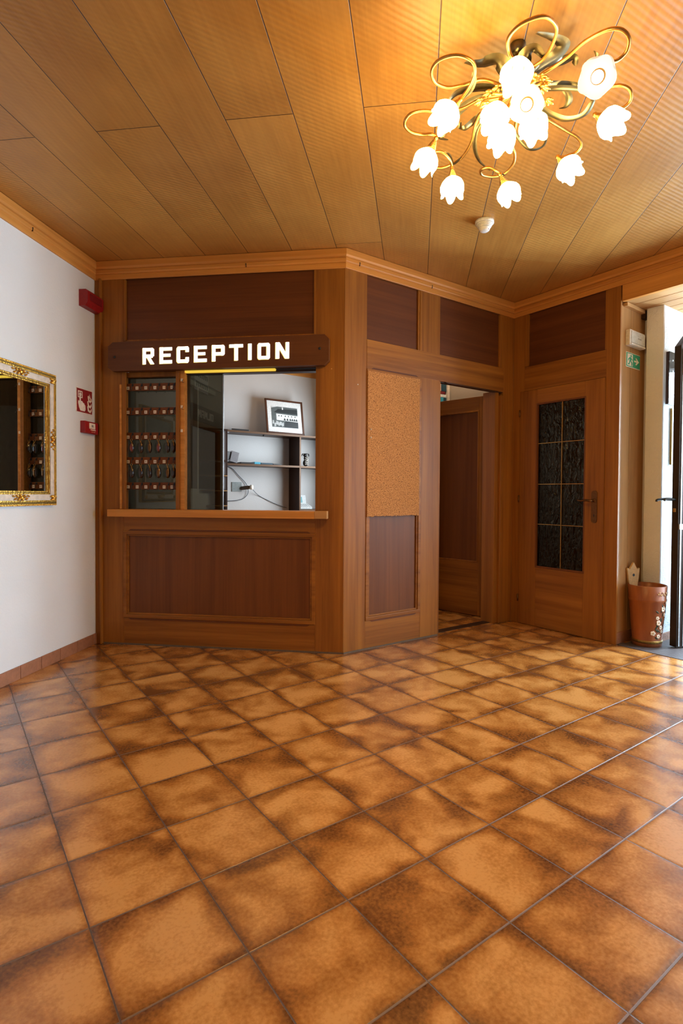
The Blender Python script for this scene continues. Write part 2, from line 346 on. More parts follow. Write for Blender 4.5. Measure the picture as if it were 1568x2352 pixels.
def cork_mat():
    m, t, p = newmat('cork'); L = t.links.new
    tc = nd(t, 'ShaderNodeTexCoord'); v = nd(t, 'ShaderNodeTexVoronoi'); v.inputs['Scale'].default_value = 190; L(tc.outputs['Object'], v.inputs['Vector'])
    n = nd(t, 'ShaderNodeTexNoise'); n.inputs['Scale'].default_value = 140; n.inputs['Detail'].default_value = 5; L(tc.outputs['Object'], n.inputs['Vector'])
    a = nd(t, 'ShaderNodeMath', operation='MULTIPLY_ADD'); a.inputs[1].default_value = .22; L(v.outputs['Color'], a.inputs[0]); L(n.outputs['Fac'], a.inputs[2])
    cr = nd(t, 'ShaderNodeValToRGB'); L(a.outputs[0], cr.inputs[0]); el = cr.color_ramp.elements
    el[0].position = .40; el[0].color = (.05, .014, .003, 1); el[1].position = .80; el[1].color = (.60, .28, .085, 1); x = el.new(.52); x.color = (.36, .14, .032, 1)
    L(cr.outputs[0], p.inputs['Base Color']); p.inputs['Roughness'].default_value = .9
    b = nd(t, 'ShaderNodeBump'); b.inputs['Strength'].default_value = .5; b.inputs['Distance'].default_value = .002; L(n.outputs['Fac'], b.inputs['Height']); L(b.outputs[0], p.inputs['Normal'])
    return m
cork_m = cork_mat()
def glass(name, tint, ior=1.5, rough=.0, bump=0, gloss=1.0):
    m = bpy.data.materials.new(name); m.use_nodes = True; t = m.node_tree; L = t.links.new; t.nodes.clear()
    out = nd(t, 'ShaderNodeOutputMaterial'); tr = nd(t, 'ShaderNodeBsdfTransparent'); tr.inputs[0].default_value = (*tint, 1)
    gl = nd(t, 'ShaderNodeBsdfGlossy'); gl.inputs['Roughness'].default_value = rough; gl.inputs[0].default_value = (*(gloss if isinstance(gloss, tuple) else (gloss,) * 3), 1)
    fr = nd(t, 'ShaderNodeFresnel'); fr.inputs[0].default_value = ior; mx = nd(t, 'ShaderNodeMixShader'); L(fr.outputs[0], mx.inputs[0]); L(tr.outputs[0], mx.inputs[1]); L(gl.outputs[0], mx.inputs[2]); L(mx.outputs[0], out.inputs[0])
    if bump:
        tc = nd(t, 'ShaderNodeTexCoord'); mp = nd(t, 'ShaderNodeMapping'); mp.inputs['Scale'].default_value = (30, 30, 11); n = nd(t, 'ShaderNodeTexNoise'); n.inputs['Scale'].default_value = 1; n.inputs['Detail'].default_value = 2; n.inputs['Distortion'].default_value = 1.5
        L(tc.outputs['Object'], mp.inputs[0]); L(mp.outputs[0], n.inputs['Vector']); b = nd(t, 'ShaderNodeBump'); b.inputs['Strength'].default_value = bump; b.inputs['Distance'].default_value = .01
        L(n.outputs['Fac'], b.inputs['Height']); L(b.outputs[0], gl.inputs['Normal']); L(b.outputs[0], fr.inputs['Normal'])
    return m
tint_glass = glass('tinted_glass', (.22, .21, .17), 1.5, gloss=(1, .88, .70)); clear_glass = glass('clear_glass', (.9, .93, .93), 1.45)
dark_glass = glass('dark_patterned_glass', (.08, .06, .035), 1.45, .16, 1.0, (.95, .75, .5))
mirror_m = plain('mirror_silver', (.82, .85, .84), 0.01, 1)
gold = plain('aged_gilt', (.80, .46, .09), .30, 1, .5, 90); gold_d = plain('dark_gilt', (.30, .18, .045), .4, .8, .3, 90)
cream = plain('cream_enamel', (.72, .60, .48), .5, 0, .1, 40)
brass = plain('polished_brass', (.66, .36, .10), .32, 1); bronze = plain('bronze_leaf_metal', (.19, .16, .09), .34, 1)
old_brass = plain('tarnished_brass', (.20, .10, .04), .35, 1)
red = plain('red_plastic', (.30, .006, .008), .45); red_sign = plain('red_sign_face', (.26, .010, .012), .5); green = plain('green_sign_face', (.03, .36, .20), .5)
white_p = plain('white_plastic', (.74, .70, .63), .45); offwhite = plain('warm_white_print', (.86, .76, .63), .6); white_s = plain('white_print', (.8, .8, .76), .6)
black = plain('black_plastic', (.012, .011, .01), .4); joint_m = plain('dusty_joint', (.13, .09, .06), .8); grey = plain('grey_card', (.30, .29, .30), .7); lgrey = plain('pale_grey_plastic', (.62, .64, .62), .5)
terracotta = plain('terracotta_skirting', (.34, .135, .062), .5, 0, .4, 45); slate = plain('grey_slate_floor', (.075, .060, .058), .5, 0, .3, 60)
cable_m = plain('grey_cable', (.10, .12, .14), .5); teal = plain('teal_screen', (.02, .24, .26), .3); cyan = plain('cyan_card', (.05, .40, .55), .5)
navy = plain('dark_teal_card', (.012, .05, .075), .5); maroon = plain('maroon_card', (.17, .012, .02), .5); pinkish = plain('pale_pink_card', (.66, .45, .36), .6)
iron_m = plain('dark_bronze_frame', (.035, .022, .016), .4, .3); alu = plain('aluminium', (.55, .58, .60), .35, .9)
fob_m = plain('dark_key_fob', (.022, .008, .005), .25, 0, 0, 60, coat=.6); fob_red = plain('red_brown_key_fob', (.16, .018, .01), .25, coat=.6)
def glow(name, col, st):
    m = bpy.data.materials.new(name); m.use_nodes = True; t = m.node_tree; p = t.nodes['Principled BSDF']
    p.inputs['Base Color'].default_value = (*col, 1); p.inputs['Emission Color'].default_value = (*col, 1); p.inputs['Emission Strength'].default_value = st; p.inputs['Roughness'].default_value = .4
    return m
sign_glow = glow('lit_sign_letters', (1.0, .98, .88), 1.6); sign_edge = glow('lit_letter_edges', (.75, .62, .18), .8); tube_glow = glow('yellow_lamp_cover', (.80, .55, .06), 1.0)
shade_m = glow('frosted_lamp_glass', (1.0, .735, .28), 47.0); shade_soft = glow('dimmed_lamp_glass', (.74, .66, .52), .80); bulb_soft = glow('dim_bulb', (1.0, .93, .82), 2.2); bulb_m = glow('lit_bulb', (1.0, .78, .42), 80.0)  # two shades seen into: same frosted glass, its shaded inside put into the colour
# ================================================================ the setting
# floor: tile grid runs along the two wooden walls on the right
g = G(); g.poly([(-7, -7), (9, -7), (9, 9), (-7, 9)], -.02, 0, Matrix(((1, 0, 0, 0), (0, 0, 1, 0), (0, 1, 0, 0), (0, 0, 0, 1))))
o = build('floor', g, floor_m); o.matrix_world = Matrix.Translation((-.45273, 1.11573, 0)) @ Matrix.Rotation(.6267983, 4, 'Z'); tag(o, kind='structure')
g = G(); g.box(.95, 3.0, .0, 1.75, -.012, .003); g.box(.86, .95, .02, .1, -.012, .003)
tag(build('floor_entrance', g, slate, M=F3), kind='structure')
g = G(); g.box(-7, 8, -7, 11, 0, .05)
o = build('ceiling', g, ceil_m); o.matrix_world = Matrix.Translation((0, 0, 2.76)) @ Matrix.Rotation(R(-7.8), 4, 'Z'); tag(o, kind='structure')
g = G(); g.box(.9, 3.0, .03, 1.75, 2.53, 2.56)
for k in range(13): g.box(.9, 3.0, .035 + k * .13, .035 + k * .13 + .124, 2.522, 2.531, .003)
tag(build('ceiling_entrance', g, pine_h, M=F3), kind='structure')
# left wall with doorway frame nearer the camera
g = G(); g.box(-4.6, 3.0, 0, .14, 0, 2.76); tag(build('wall_left', g, white_pl, M=FL), kind='structure')
g = G(); g.box(3.0, 4.4, 0, .14, 0, 2.76); g.box(4.4, 5.6, 0, .14, 0, 1.1); g.box(4.4, 5.6, 0, .14, 2.3, 2.76); g.box(5.6, 7.5, 0, .14, 0, 2.76); tag(build('wall_office_left', g, office_pl, M=FL), kind='structure')
r = root('added_window', FL, (5, 0, 1.1)); g = G()  # unseen window, added to go with the fill light on the office left
for q in ((4.4, 4.45, 1.1, 2.3), (5.55, 5.6, 1.1, 2.3), (4.45, 5.55, 1.1, 1.15), (4.45, 5.55, 2.25, 2.3), (4.98, 5.02, 1.15, 2.25)): g.box(q[0], q[1], .05, .1, q[2], q[3])
build('window_frame', g, white_p, r)
g = G(); g.box(-3.2, .86, 0, .14, 0, 2.76); tag(build('wall_office_back', g, office_pl, M=FB), kind='structure')
g = G(); g.box(.0, 1.45, -.12, 0, 0, 2.76); g.box(1.45, 2.75, -.12, 0, 0, .95); g.box(1.45, 2.75, -.12, 0, 2.25, 2.76); g.box(2.75, 3.3, -.12, 0, 0, 2.76)
tag(build('wall_office_right', g, beige_pl, M=FR), kind='structure')
r = root('window_3', FR, (2.1, 0, .95))
g = G(); g.box(1.45, 2.75, -.1, -.05, .95, 1.0); g.box(1.45, 2.75, -.1, -.05, 2.2, 2.25); g.box(1.45, 1.5, -.1, -.05, 1, 2.2); g.box(2.70, 2.75, -.1, -.05, 1, 2.2); g.box(2.08, 2.12, -.1, -.05, 1, 2.2)
build('window_frame', g, white_p, r)
# hall beyond the right edge of the picture and behind the camera
g = G(); g.box(2.7, 2.85, 0, .14, 0, 2.76); g.box(2.85, 4.65, 0, .14, 0, .8); g.box(2.85, 4.65, 0, .14, 2.25, 2.76); g.box(4.65, 8.2, 0, .14, 0, 2.76)
tag(build('wall_right', g, white_pl, M=F3), kind='structure')
r = root('window_2', F3, (3.75, 0, .8))
g = G()
for a, b, c, d in ((2.85, 4.65, .8, .86), (2.85, 4.65, 2.19, 2.25), (2.85, 2.91, .86, 2.19), (4.59, 4.65, .86, 2.19), (3.72, 3.78, .86, 2.19)): g.box(a, b, .06, .1, c, d, .004)
build('window_frame', g, iron_m, r)
BL = FL @ Vector((-4.5, 0, 0)); BR_ = F3 @ Vector((8.1, 0, 0)); ab = math.degrees(math.atan2((BR_ - BL).y, (BR_ - BL).x))
g = G(); g.box(-.3, (BR_ - BL).length + .3, -.14, 0, 0, 2.76); tag(build('wall_back', g, white_pl, M=F(BL, ab)), kind='structure')

# ---- reception wall: frame, panels and the serving window
def frame_strip(g, x0, x1, z0, z1, w=.022, y0=-.006, y1=.016):     # bolection moulding lining an opening
    g.box(x0, x1, y0, y1, z1 - w, z1, .004); g.box(x0, x1, y0, y1, z0, z0 + w, .004); g.box(x0, x0 + w, y0 + .001, y1, z0, z1, .004); g.box(x1 - w, x1, y0 + .001, y1, z0, z1, .004)
    w2 = w * .45
    g.box(x0 + w, x1 - w, y0 + .009, y1, z1 - w - w2, z1 - w, .002); g.box(x0 + w, x1 - w, y0 + .009, y1, z0 + w, z0 + w + w2, .002)
    g.box(x0 + w, x0 + w + w2, y0 + .009, y1, z0 + w, z1 - w, .002); g.box(x1 - w - w2, x1 - w, y0 + .009, y1, z0 + w, z1 - w, .002)
w1 = root('wall_front', F1)
build('corner_post', G().box(0, .037, -.008, .05, 0, 2.64, .004), wood_v, w1); build('corner_post', G().box(.037, .054, -.022, .05, 0, 2.64, .005), wood_v, w1)
build('stile', G().box(.054, .218, 0, .02, 0, 2.64, .0015).box(.054, .18, .021, .05, 0, 2.64), wood_v, w1)
build('stile', G().box(1.622, 1.8245, 0, .05, 0, 2.64, .0015), wood_v, w1)
build('panel', G().box(.20, 1.64, .014, .05, 2.17, 2.64), panel_h, w1)
g = G(); g.box(.218, .236, -.002, .03, 2.19, 2.63, .004); g.box(1.605, 1.622, -.002, .03, 2.19, 2.63, .004); g.box(.236, 1.605, .004, .03, 2.19, 2.2, .003); build('moulding', g, wood_v, w1)
build('rail', G().box(.218, 1.622, .0, .05, 1.985, 2.19, .0015), wood_h, w1)
build('rail', G().box(.218, 1.622, .001, .05, .822, .95, .0015), wood_h, w1)
build('rail', G().box(.218, 1.622, .001, .05, 0, .2, .0015), wood_h, w1)
build('panel', G().box(.2, 1.64, .014, .05, .19, .84), panel_v, w1)
g = G(); frame_strip(g, .212, 1.624, .197, .828, .026); build('moulding', g, wood_h, w1)
# chamfered lip on the rails above and below the panel, as in the joinery
g = G()
for z, s in ((.828, 1), (.197, -1)): g.poly([(.25, z), (1.59, z), (1.57, z + .012 * s), (.27, z + .012 * s)], -.003, .01)
build('moulding', g, panel_h, w1)
g = G(); g.box(0, .06, .05, .12, 0, 2.76); g.box(.06, .19, .05, .11, 0, 2.76); g.box(.06, .215, .05, .11, 0, .95); g.box(1.64, 1.80, .05, .11, 0, 2.76); g.box(.215, 1.64, .05, .11, 2.0, 2.76); g.box(.215, 1.64, .05, .11, 0, .93); build('wall_core', g, dark_v, w1)
g = G(); g.box(.06, 1.82, -.0035, .001, .0, .012); build('floor_joint', g, joint_m, w1)

win = root('window_1', F1, (.93, 0, .97))
build('window_frame', G().box(.205, .234, -.004, .012, .96, 1.985, .002), wood_v, win); build('lit_edge_strip', G().box(.187, .203, -.006, .004, .985, 1.88, .003), trim_w, win)  # second strip: paler wood paints the light caught along the stile edge
build('window_frame', G().box(1.6215, 1.628, .0, .11, .96, 1.985, .001), wood_v, win)
build('window_frame', G().box(.24, 1.6215, .012, .11, 1.972, 1.992, .002), dark_h, win)
g = G(); g.box(.20, .212, .06, .11, .96, 1.975, .002); g.box(.20, .612, .03, .11, 1.94, 1.972, .002); build('glazing_bead', g, wood_v, win)
build('mullion', G().box(.612, .640, -.002, .10, .96, 1.985, .002), wood_v, win)
build('mullion', G().box(.640, .672, .010, .12, .96, 1.985, .002), trim_w, win)
build('fixed_pane', G().box(.205, .615, .072, .077, .97, 1.975), tint_glass, win)
sp_ = build('sliding_pane', G().box(.67, .942, .058, .063, .975, 1.962), tint_glass, win); build('edge_strip', G().box(.936, .943, .055, .066, .975, 1.962, .001), dull_alu, sp_)
g = G(); g.box(.66, 1.62, .04, .10, 1.952, 1.966); g.box(.66, 1.62, .04, .10, .955, .972); build('slide_track', g, dark_h, win)
g = G()
g.box(.672, 1.33, .015, .05, 1.958, 1.974, .002); build('lamp_cover', g, tube_glow, win)
sill = build('window_sill', G().box(.128, 1.628, -.07, .10, .931, .983, .004), trim_w, win)
build('sill_end', G().box(1.628, 1.714, -.07, .0, .932, .984, .003), pine_h, win, label='pale bare wood end of the sill')
g = G(); g.box(.24, 1.62, .10, .5, .93, .955, .003); build('inner_ledge', g, dark_h, win)

# ---- angled wall with the cork board and the doorway
w2 = root('wall_angled', F2)
build('stile', G().box(-.004, .187, 0, .05, 0, 2.64, .0015), wood_v, w2)
build('post', G().box(.712, .902, -.001, .06, 0, 2.64, .0015), wood_v, w2)
build('post', G().box(1.668, 1.80, 0.0, .06, 0, 2.64, .0015), wood_v, w2)
build('panel', G().box(.17, .73, .014, .05, 2.17, 2.64), panel_h, w2); build('panel', G().box(.89, 1.68, .014, .05, 2.17, 2.64), panel_h, w2)
g = G(); g.box(.675, .690, .002, .03, 2.185, 2.63, .003); g.box(.690, .712, -.003, .03, 2.185, 2.63, .004); g.box(1.612, 1.632, -.004, .03, 2.185, 2.63, .005); g.box(1.632, 1.668, -.001, .03, 2.185, 2.63, .002); build('moulding', g, wood_v, w2)
build('rail', G().box(.187, 1.668, -.002, .05, 1.982, 2.185, .002), wood_h, w2)
build('panel', G().box(.17, .73, .014, .05, .19, 1.985), panel_v, w2)
g = G(); frame_strip(g, .187, .712, .205, 1.982, .026); build('moulding', g, wood_h, w2)
g = G()
for z, s in ((1.982, 1), (.205, -1)): g.poly([(.225, z), (.675, z), (.655, z + .011 * s), (.245, z + .011 * s)], -.003, .01)
build('moulding', g, panel_h, w2)
build('rail', G().box(.187, .712, .0, .05, 0, .205, .0015), wood_h, w2)
g = G(); g.box(.06, .90, .05, .12, 0, 2.76); g.box(.90, 1.67, .05, .12, 2.0, 2.76); g.box(1.67, 1.86, .06, .12, 0, 2.76); build('wall_core', g, dark_v, w2)
g = G(); g.box(0, .90, -.0035, .001, 0, .012); build('floor_joint', g, joint_m, w2)
dj = root('door_frame_1', F2, (1.28, 0, 0))
build('jamb', G().box(.902, .925, .01, .14, 0, 1.985, .002), wood_v, dj)
build('jamb', G().box(1.585, 1.632, .018, .15, 0, 1.985, .003), wood_v, dj); build('jamb', G().box(1.632, 1.668, -.006, .06, 0, 1.95, .006), wood_v, dj)
build('head', G().box(.902, 1.668, .012, .05, 1.975, 1.987, .002), dark_h, dj)
g = G(); g.poly([(.96, 1.982), (1.60, 1.982), (1.575, 1.972), (.985, 1.972)], -.004, .02); build('moulding', g, dark_h, dj)
g = G(); g.box(.91, 1.66, .05, .12, .0, .004); build('threshold', g, dark_h, dj)

# ---- right wall with the glazed door, then the wide opening
w3 = root('wall_side', F3)
build('corner_post', G().box(.0, .118, -.001, .05, 0, 2.64, .002), wood_v, w3)
build('panel', G().box(.10, .85, .014, .05, 2.17, 2.64), panel_h, w3)
g = G(); g.box(.118, .152, -.003, .03, 2.19, 2.63, .005); g.box(.818, .832, .002, .03, 2.19, 2.63, .003); build('moulding', g, wood_v, w3)
build('rail', G().box(.118, .832, -.002, .05, 1.985, 2.188, .002), wood_h, w3)
build('post', G().box(.832, .936, -.002, .018, 0, 2.64, .002), wood_v, w3)
build('beam', G().box(.945, 2.75, -.002, .03, 2.515, 2.64, .002), trim_w, w3)
g = G(); g.box(.05, .84, .05, .12, 2.0, 2.76); g.box(.80, .88, .05, .12, 0, 2.76); g.box(.95, 2.75, .03, .1, 2.532, 2.76); build('wall_core', g, dark_v, w3)
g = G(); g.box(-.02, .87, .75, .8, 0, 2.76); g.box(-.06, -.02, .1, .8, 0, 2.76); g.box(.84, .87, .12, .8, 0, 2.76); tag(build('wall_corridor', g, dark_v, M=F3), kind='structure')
d1 = root('door_1', F3, (.46, 0, 0))
yf, yb = -.012, .03
build('stile', G().box(.082, .252, yf, yb, .004, 1.982, .003), wood_v, d1); build('stile', G().box(.675, .832, yf, yb, .004, 1.982, .003), wood_v, d1)
build('rail', G().box(.252, .675, yf + .0006, yb, 1.855, 1.982, .002), wood_h, d1); build('rail', G().box(.252, .675, yf + .0006, yb, .004, .503, .002), wood_h, d1)
g = G(); g.box(.245, .257, yf - .002, yb, .495, 1.865, .003); g.box(.672, .684, yf - .002, yb, .495, 1.865, .003); g.box(.25, .68, yf - .002, yb, .495, .512, .003); g.box(.25, .68, yf - .002, yb, 1.852, 1.866, .003); build('glazing_bead', g, panel_v, d1)
pn = build('pane', G().box(.255, .675, .006, .012, .51, 1.855), dark_glass, d1)
g = G(); g.box(.473, .4785, -.002, .006, .51, 1.855)
for z in (1.53, 1.192, .86): g.box(.255, .675, -.001, .006, z - .0022, z + .0022)
build('brass_bars', g, brass, pn)
hd = build('handle_plate', G().poly([(.762 + .023 * math.cos(R(a)), (1.115 if a < 180 else .915) + .023 * math.sin(R(a))) for a in range(0, 360, 15)], yf - .006, yf), old_brass, d1)
g = G(); g.tube([(.762, yf, 1.062), (.762, yf - .045, 1.062), (.752, yf - .052, 1.062), (.72, yf - .054, 1.065), (.68, yf - .054, 1.06), (.655, yf - .052, 1.066)], [.010, .009, .009, .008, .0075, .006]); g.lathe([(0, 0), (.014, 0), (.014, .006), (.009, .01), (0, .01)], 14, Matrix.Translation((.762, yf - .004, 1.062)) @ STAND)
build('lever', g, old_brass, hd)
g = G(); g.box(.7595, .7645, yf - .0075, yf - .005, .938, .958); build('keyhole', g, black, hd)
for z in (1.80, 1.07, .22):
    build('hinge', G().tube([(.082, yf - .004, z - .028), (.082, yf - .004, z + .028)], .006, 10, 0), old_brass, d1)

# ---- reveal, tan pier and rough white wall of the entrance recess
wa = root('wall_recess', FA)
build('board', G().box(-.01, .164, 0, .03, 0, 2.5, .002), pine_v, wa); build('board', G().box(.167, .40, 0, .03, 0, 2.5, .002), pine_v, wa)
build('ledge_strip', G().box(.04, .33, -.03, .03, 2.493, 2.52, .003), pine_h, wa); g = G(); g.box(.33, .40, -.03, .03, 2.46, 2.52); build('bracket', g, dark_h, wa)
build('wall_core', G().box(.02, .42, .03, .045, 0, 2.6), dark_v, wa)
tag(build('baseboard_recess', G().box(-.005, .39, -.009, 0, 0, .085, .002), terracotta, M=FA), kind='structure')
lt = (PW - (PA + .40 * D(38))).length
tag(build('wall_pier', G().box(-.01, lt, 0, .010, 0, 2.535), white_pl, M=FT), kind='structure')
tag(build('wall_entrance', G().box(0.0, 1.35, 0, .12, 0, 2.535), rough_pl, M=FW), kind='structure')
tag(build('baseboard_entrance', G().box(.002, 1.3, -.01, 0, 0, .06, .002), terracotta, M=FW), kind='structure')
g = G(); g.box(2.6, 2.72, .1, 1.75, 0, 2.6); g.box(.9, 1.25, 1.62, 1.74, 0, 2.6); g.box(1.25, 2.6, 1.62, 1.74, 2.2, 2.6); tag(build('wall_porch', g, rough_pl, M=F3), kind='structure')

# ---- cornice, mitred round the hall
prof = [(0, 2.63), (-.010, 2.63), (-.012, 2.634), (-.012, 2.664), (-.007, 2.668), (-.013, 2.673), (-.016, 2.68), (-.016, 2.698), (-.010, 2.702), (-.018, 2.707), (-.024, 2.718), (-.024, 2.757), (0, 2.757)]
T = math.tan
for i, (nm, M_, a, b, m0, m1) in enumerate((('trim_1', FL, -4.5, 3.0, 0, -1), ('trim_2', F1, 0, 1.822, 1, T(R(21.5))), ('trim_3', F2, 0, 1.80, -T(R(21.5)), -1), ('trim_4', F3, 0, 8, 1, 0))):
    r = root(nm, M_, ((a + b) / 2, 0, 2.63)); g = G(); g.sweep(prof, a, b, m0, m1); build('cornice', g, trim_w, r)
    for s_ in ({0: [2.33], 1: [1.13], 2: [.11, .80], 3: [1.9]}[i]): build('peg', G().tube([(s_, -.010, 2.688), (s_, -.0185, 2.688)], .004, 8, 0).box(s_ - .0015, s_ + .0015, -.0185, -.01, 2.668, 2.686), black, r)
# office cornice
r = root('trim_5', FB, (0, 0, 2.63)); build('cornice', G().sweep([(0, 2.63), (-.02, 2.64), (-.03, 2.757), (0, 2.757)], -3, .86), trim_w, r); build('peg', G().tube([(.60, -.022, 2.69), (.60, -.03, 2.69)], .006, 8, 0), black, r)

# ---- skirting tiles on the left wall
r = root('baseboard_left', FL, (1.5, 0, 0))
x = 3.0 - .055; n_ = 0
while x > -1.2:
    w_ = .055 if n_ == 0 else .182
    if n_ == 0: build('skirting_tile', G().box(2.9475, 2.999, -.009, 0, 0, .078, .003), terracotta, r); n_ += 1; continue
    build('skirting_tile', G().box(x - w_ + .003, x, -.009, 0, 0, .078, .003), terracotta, r); x -= w_
g = G(); g.box(.15, 1.64, -.012, 0, 1.82, 2.63); g.box(1.40, 1.64, -.012, 0, .0, 1.82); g.box(.15, .62, -.012, 0, 0, 1.82); tag(build('wall_cladding', g, beige_pl, M=FL), kind='structure')
# doorway further along the left wall (seen mirrored in the reception glass)
d4 = root('door_frame_2', FL, (1.1, 0, 0))
build('name_board', G().box(.50, 1.50, -.04, 0, 1.86, 2.03, .003), sign_w, d4)
build('jamb', G().box(.62, .72, -.03, 0, 0, 1.86, .003), wood_v, d4); build('jamb', G().box(1.48, 1.58, -.03, 0, 0, 1.86, .003), wood_v, d4); build('head', G().box(.72, 1.48, -.03, 0, 1.8, 1.86, .003), wood_h, d4)
g = G(); zz0, zz1 = 1.905, 1.985; yy = (-.044, -.04)
def bars(g, x, w, items, z0, z1, y0, y1):
    for it in items: g.poly([(x + a * w, z0 + b * (z1 - z0)) for a, b in it], y0, y1)
OO = [[(0, 0), (1, 0), (1, .2), (0, .2)], [(0, .8), (1, .8), (1, 1), (0, 1)], [(0, 0), (.28, 0), (.28, 1), (0, 1)], [(.72, 0), (1, 0), (1, 1), (.72, 1)]]
LL = [[(0, 0), (1, 0), (1, .2), (0, .2)], [(0, 0), (.28, 0), (.28, 1), (0, 1)]]
MM = [[(0, 0), (.24, 0), (.24, 1), (0, 1)], [(.76, 0), (1, 0), (1, 1), (.76, 1)], [(.1, 1), (.32, 1), (.62, .3), (.42, .3)], [(.9, 1), (.68, 1), (.38, .3), (.58, .3)]]
AA = [[(0, 0), (.24, 0), (.24, 1), (0, 1)], [(.76, 0), (1, 0), (1, 1), (.76, 1)], [(0, .8), (1, .8), (1, 1), (0, 1)], [(0, .38), (1, .38), (1, .55), (0, .55)]]
for k, it in enumerate((OO, LL, MM, AA, MM)): bars(g, .885 + k * .092, .075, it, zz0, zz1, *yy)
build('raised_letters', g, offwhite, d4)

# ---- door leaf standing open into the office
FD = F(Vector((1.334, 4.831, 0)), 136)
d2 = root('door_2', FD, (.33, 0, 0))
build('stile', G().box(.0, .142, -.04, 0, .006, 1.985, .003), wood_v, d2); build('stile', G().box(.585, .72, -.04, 0, .006, 1.985, .003), wood_v, d2)
build('rail', G().box(.142, .585, -.04, -.0006, 1.855, 1.985, .002), wood_h, d2); build('rail', G().box(.142, .585, -.04, -.0006, .006, .497, .002), wood_h, d2)
build('panel', G().box(.142, .585, -.035, -.010, .49, 1.86), panel_v, d2)
g = G(); y0, y1 = -.012, .004
g.box(.140, .154, y0, y1, .49, 1.86, .004); g.box(.573, .587, y0, y1, .49, 1.86, .004); g.box(.14, .587, y0, y1, 1.848, 1.862, .004); g.box(.14, .587, y0, y1, .488, .502, .004); build('moulding', g, wood_v, d2)
for z in (1.72, 1.0, .25): build('hinge', G().tube([(-.008, .002, z - .03), (-.008, .002, z + .03)], .006, 10, 0), old_brass, d2)

# ---- entrance leaf standing open at the right edge
d3 = root('door_3', LD, (.45, 0, 0))
g = G(); prof_o = [(0, .012), (0, 2.175), (.10, 2.30), (.86, 2.30), (.95, 2.175), (.95, .012)]
g.poly([(0, .012), (.075, .012), (.075, 2.15), (0, 2.175)], 0, .057); g.poly([(0, 2.175), (.075, 2.15), (.135, 2.225), (.10, 2.30)], 0, .057); g.poly([(.10, 2.30), (.135, 2.225), (.82, 2.225), (.86, 2.30)], 0, .057)
g.poly([(.86, 2.30), (.82, 2.225), (.875, 2.15), (.95, 2.175)], 0, .057); g.poly([(.875, .012), (.95, .012), (.95, 2.175), (.875, 2.15)], 0, .057); g.box(.075, .875, 0, .057, .012, .10)
fr_ = build('leaf_frame', g, iron_m, d3)
g = G(); g.box(.012, .022, -.006, .0, .02, 2.15); g.box(.05, .066, -.006, .0, .02, 2.15); g.box(.066, .08, .01, .03, .1, 2.15); build('metal_strip', g, alu, d3)
build('pane', G().poly([(.07, .30), (.88, .30), (.88, 2.15), (.83, 2.235), (.13, 2.235), (.07, 2.15)], .025, .03), clear_glass, d3)
build('kick_panel', G().box(.075, .875, .012, .045, .10, .30, .002), alu, d3)
g = G(); g.tube([(.02, .057, 1.075), (.02, .105, 1.075), (-.02, .112, 1.078), (-.075, .112, 1.072), (-.085, .11, 1.06)], [.011, .01, .01, .009, .008]); g.tube([(.0, .03, 1.075), (-.03, .03, 1.078), (-.075, .035, 1.08), (-.09, .035, 1.068)], [.012, .010, .009, .008]); build('lever', g, black, d3)
g = G(); g.box(-.003, .0, .012, .045, .93, 1.16); build('lock_plate', g, iron_m, d3); build('cylinder', G().box(-.008, .001, .02, .04, .985, 1.012, .002), brass, d3)
build('rosette', G().box(-.0, .03, -.012, -.0, .86, .90, .003), alu, d3)
# ================================================================ things in the hall
# ---- illuminated RECEPTION board
s = thing('reception_sign', F1, (.92, -.03, 1.965), 'dark wooden board with lit white capitals spelling RECEPTION above the counter window', 'sign')
oct_ = [(.161, 1.966), (1.687, 1.972), (1.719, 2.004), (1.719, 2.147), (1.688, 2.178), (.162, 2.170), (.128, 2.142), (.127, 1.990)]
build('board', G().poly(oct_, -.05, -.002), sign_w, s)
X = [(.391, .475), (.517, .608), (.643, .732), (.770, .862), (.900, .991), (1.025, 1.122), (1.159, 1.183), (1.226, 1.312), (1.352, 1.446)]
v0 = [(0, 0), (.27, 0), (.27, 1), (0, 1)]
def hb(z, h=.20, a=0, b=1): return [(a, z), (b, z), (b, z + h), (a, z + h)]
GL = {'R': [v0, hb(.80, b=.88), hb(.40, b=.88), [(.72, .42), (1, .50), (1, .92), (.88, 1), (.72, 1)], [(.36, .42), (.66, .42), (1.02, 0), (.70, 0)]],
      'E': [v0, hb(.0), hb(.42, .18, 0, .88), hb(.80)],
      'C': [[(0, .10), (.1, 0), (.27, 0), (.27, 1), (.1, 1), (0, .90)], hb(0, a=.1, b=.93), hb(.80, a=.1, b=.93), [(.73, 0), (.92, 0), (1, .09), (1, .34), (.73, .34)], [(.73, 1), (.92, 1), (1, .91), (1, .66), (.73, .66)]],
      'P': [v0, hb(.80, b=.9), hb(.36, b=.9), [(.73, .36), (.92, .36), (1, .45), (1, .91), (.92, 1), (.73, 1)]],
      'T': [hb(.80), [(.37, 0), (.63, 0), (.63, 1), (.37, 1)]], 'I': [[(0, 0), (1, 0), (1, 1), (0, 1)]],
      'O': [[(0, .09), (.09, 0), (.27, 0), (.27, 1), (.09, 1), (0, .91)], [(.73, 0), (.91, 0), (1, .09), (1, .91), (.91, 1), (.73, 1)], hb(0, a=.1, b=.9), hb(.80, a=.1, b=.9)],
      'N': [v0, [(.75, 0), (1, 0), (1, 1), (.75, 1)], [(.0, 1), (.30, 1), (1, 0), (.70, 0)]]}
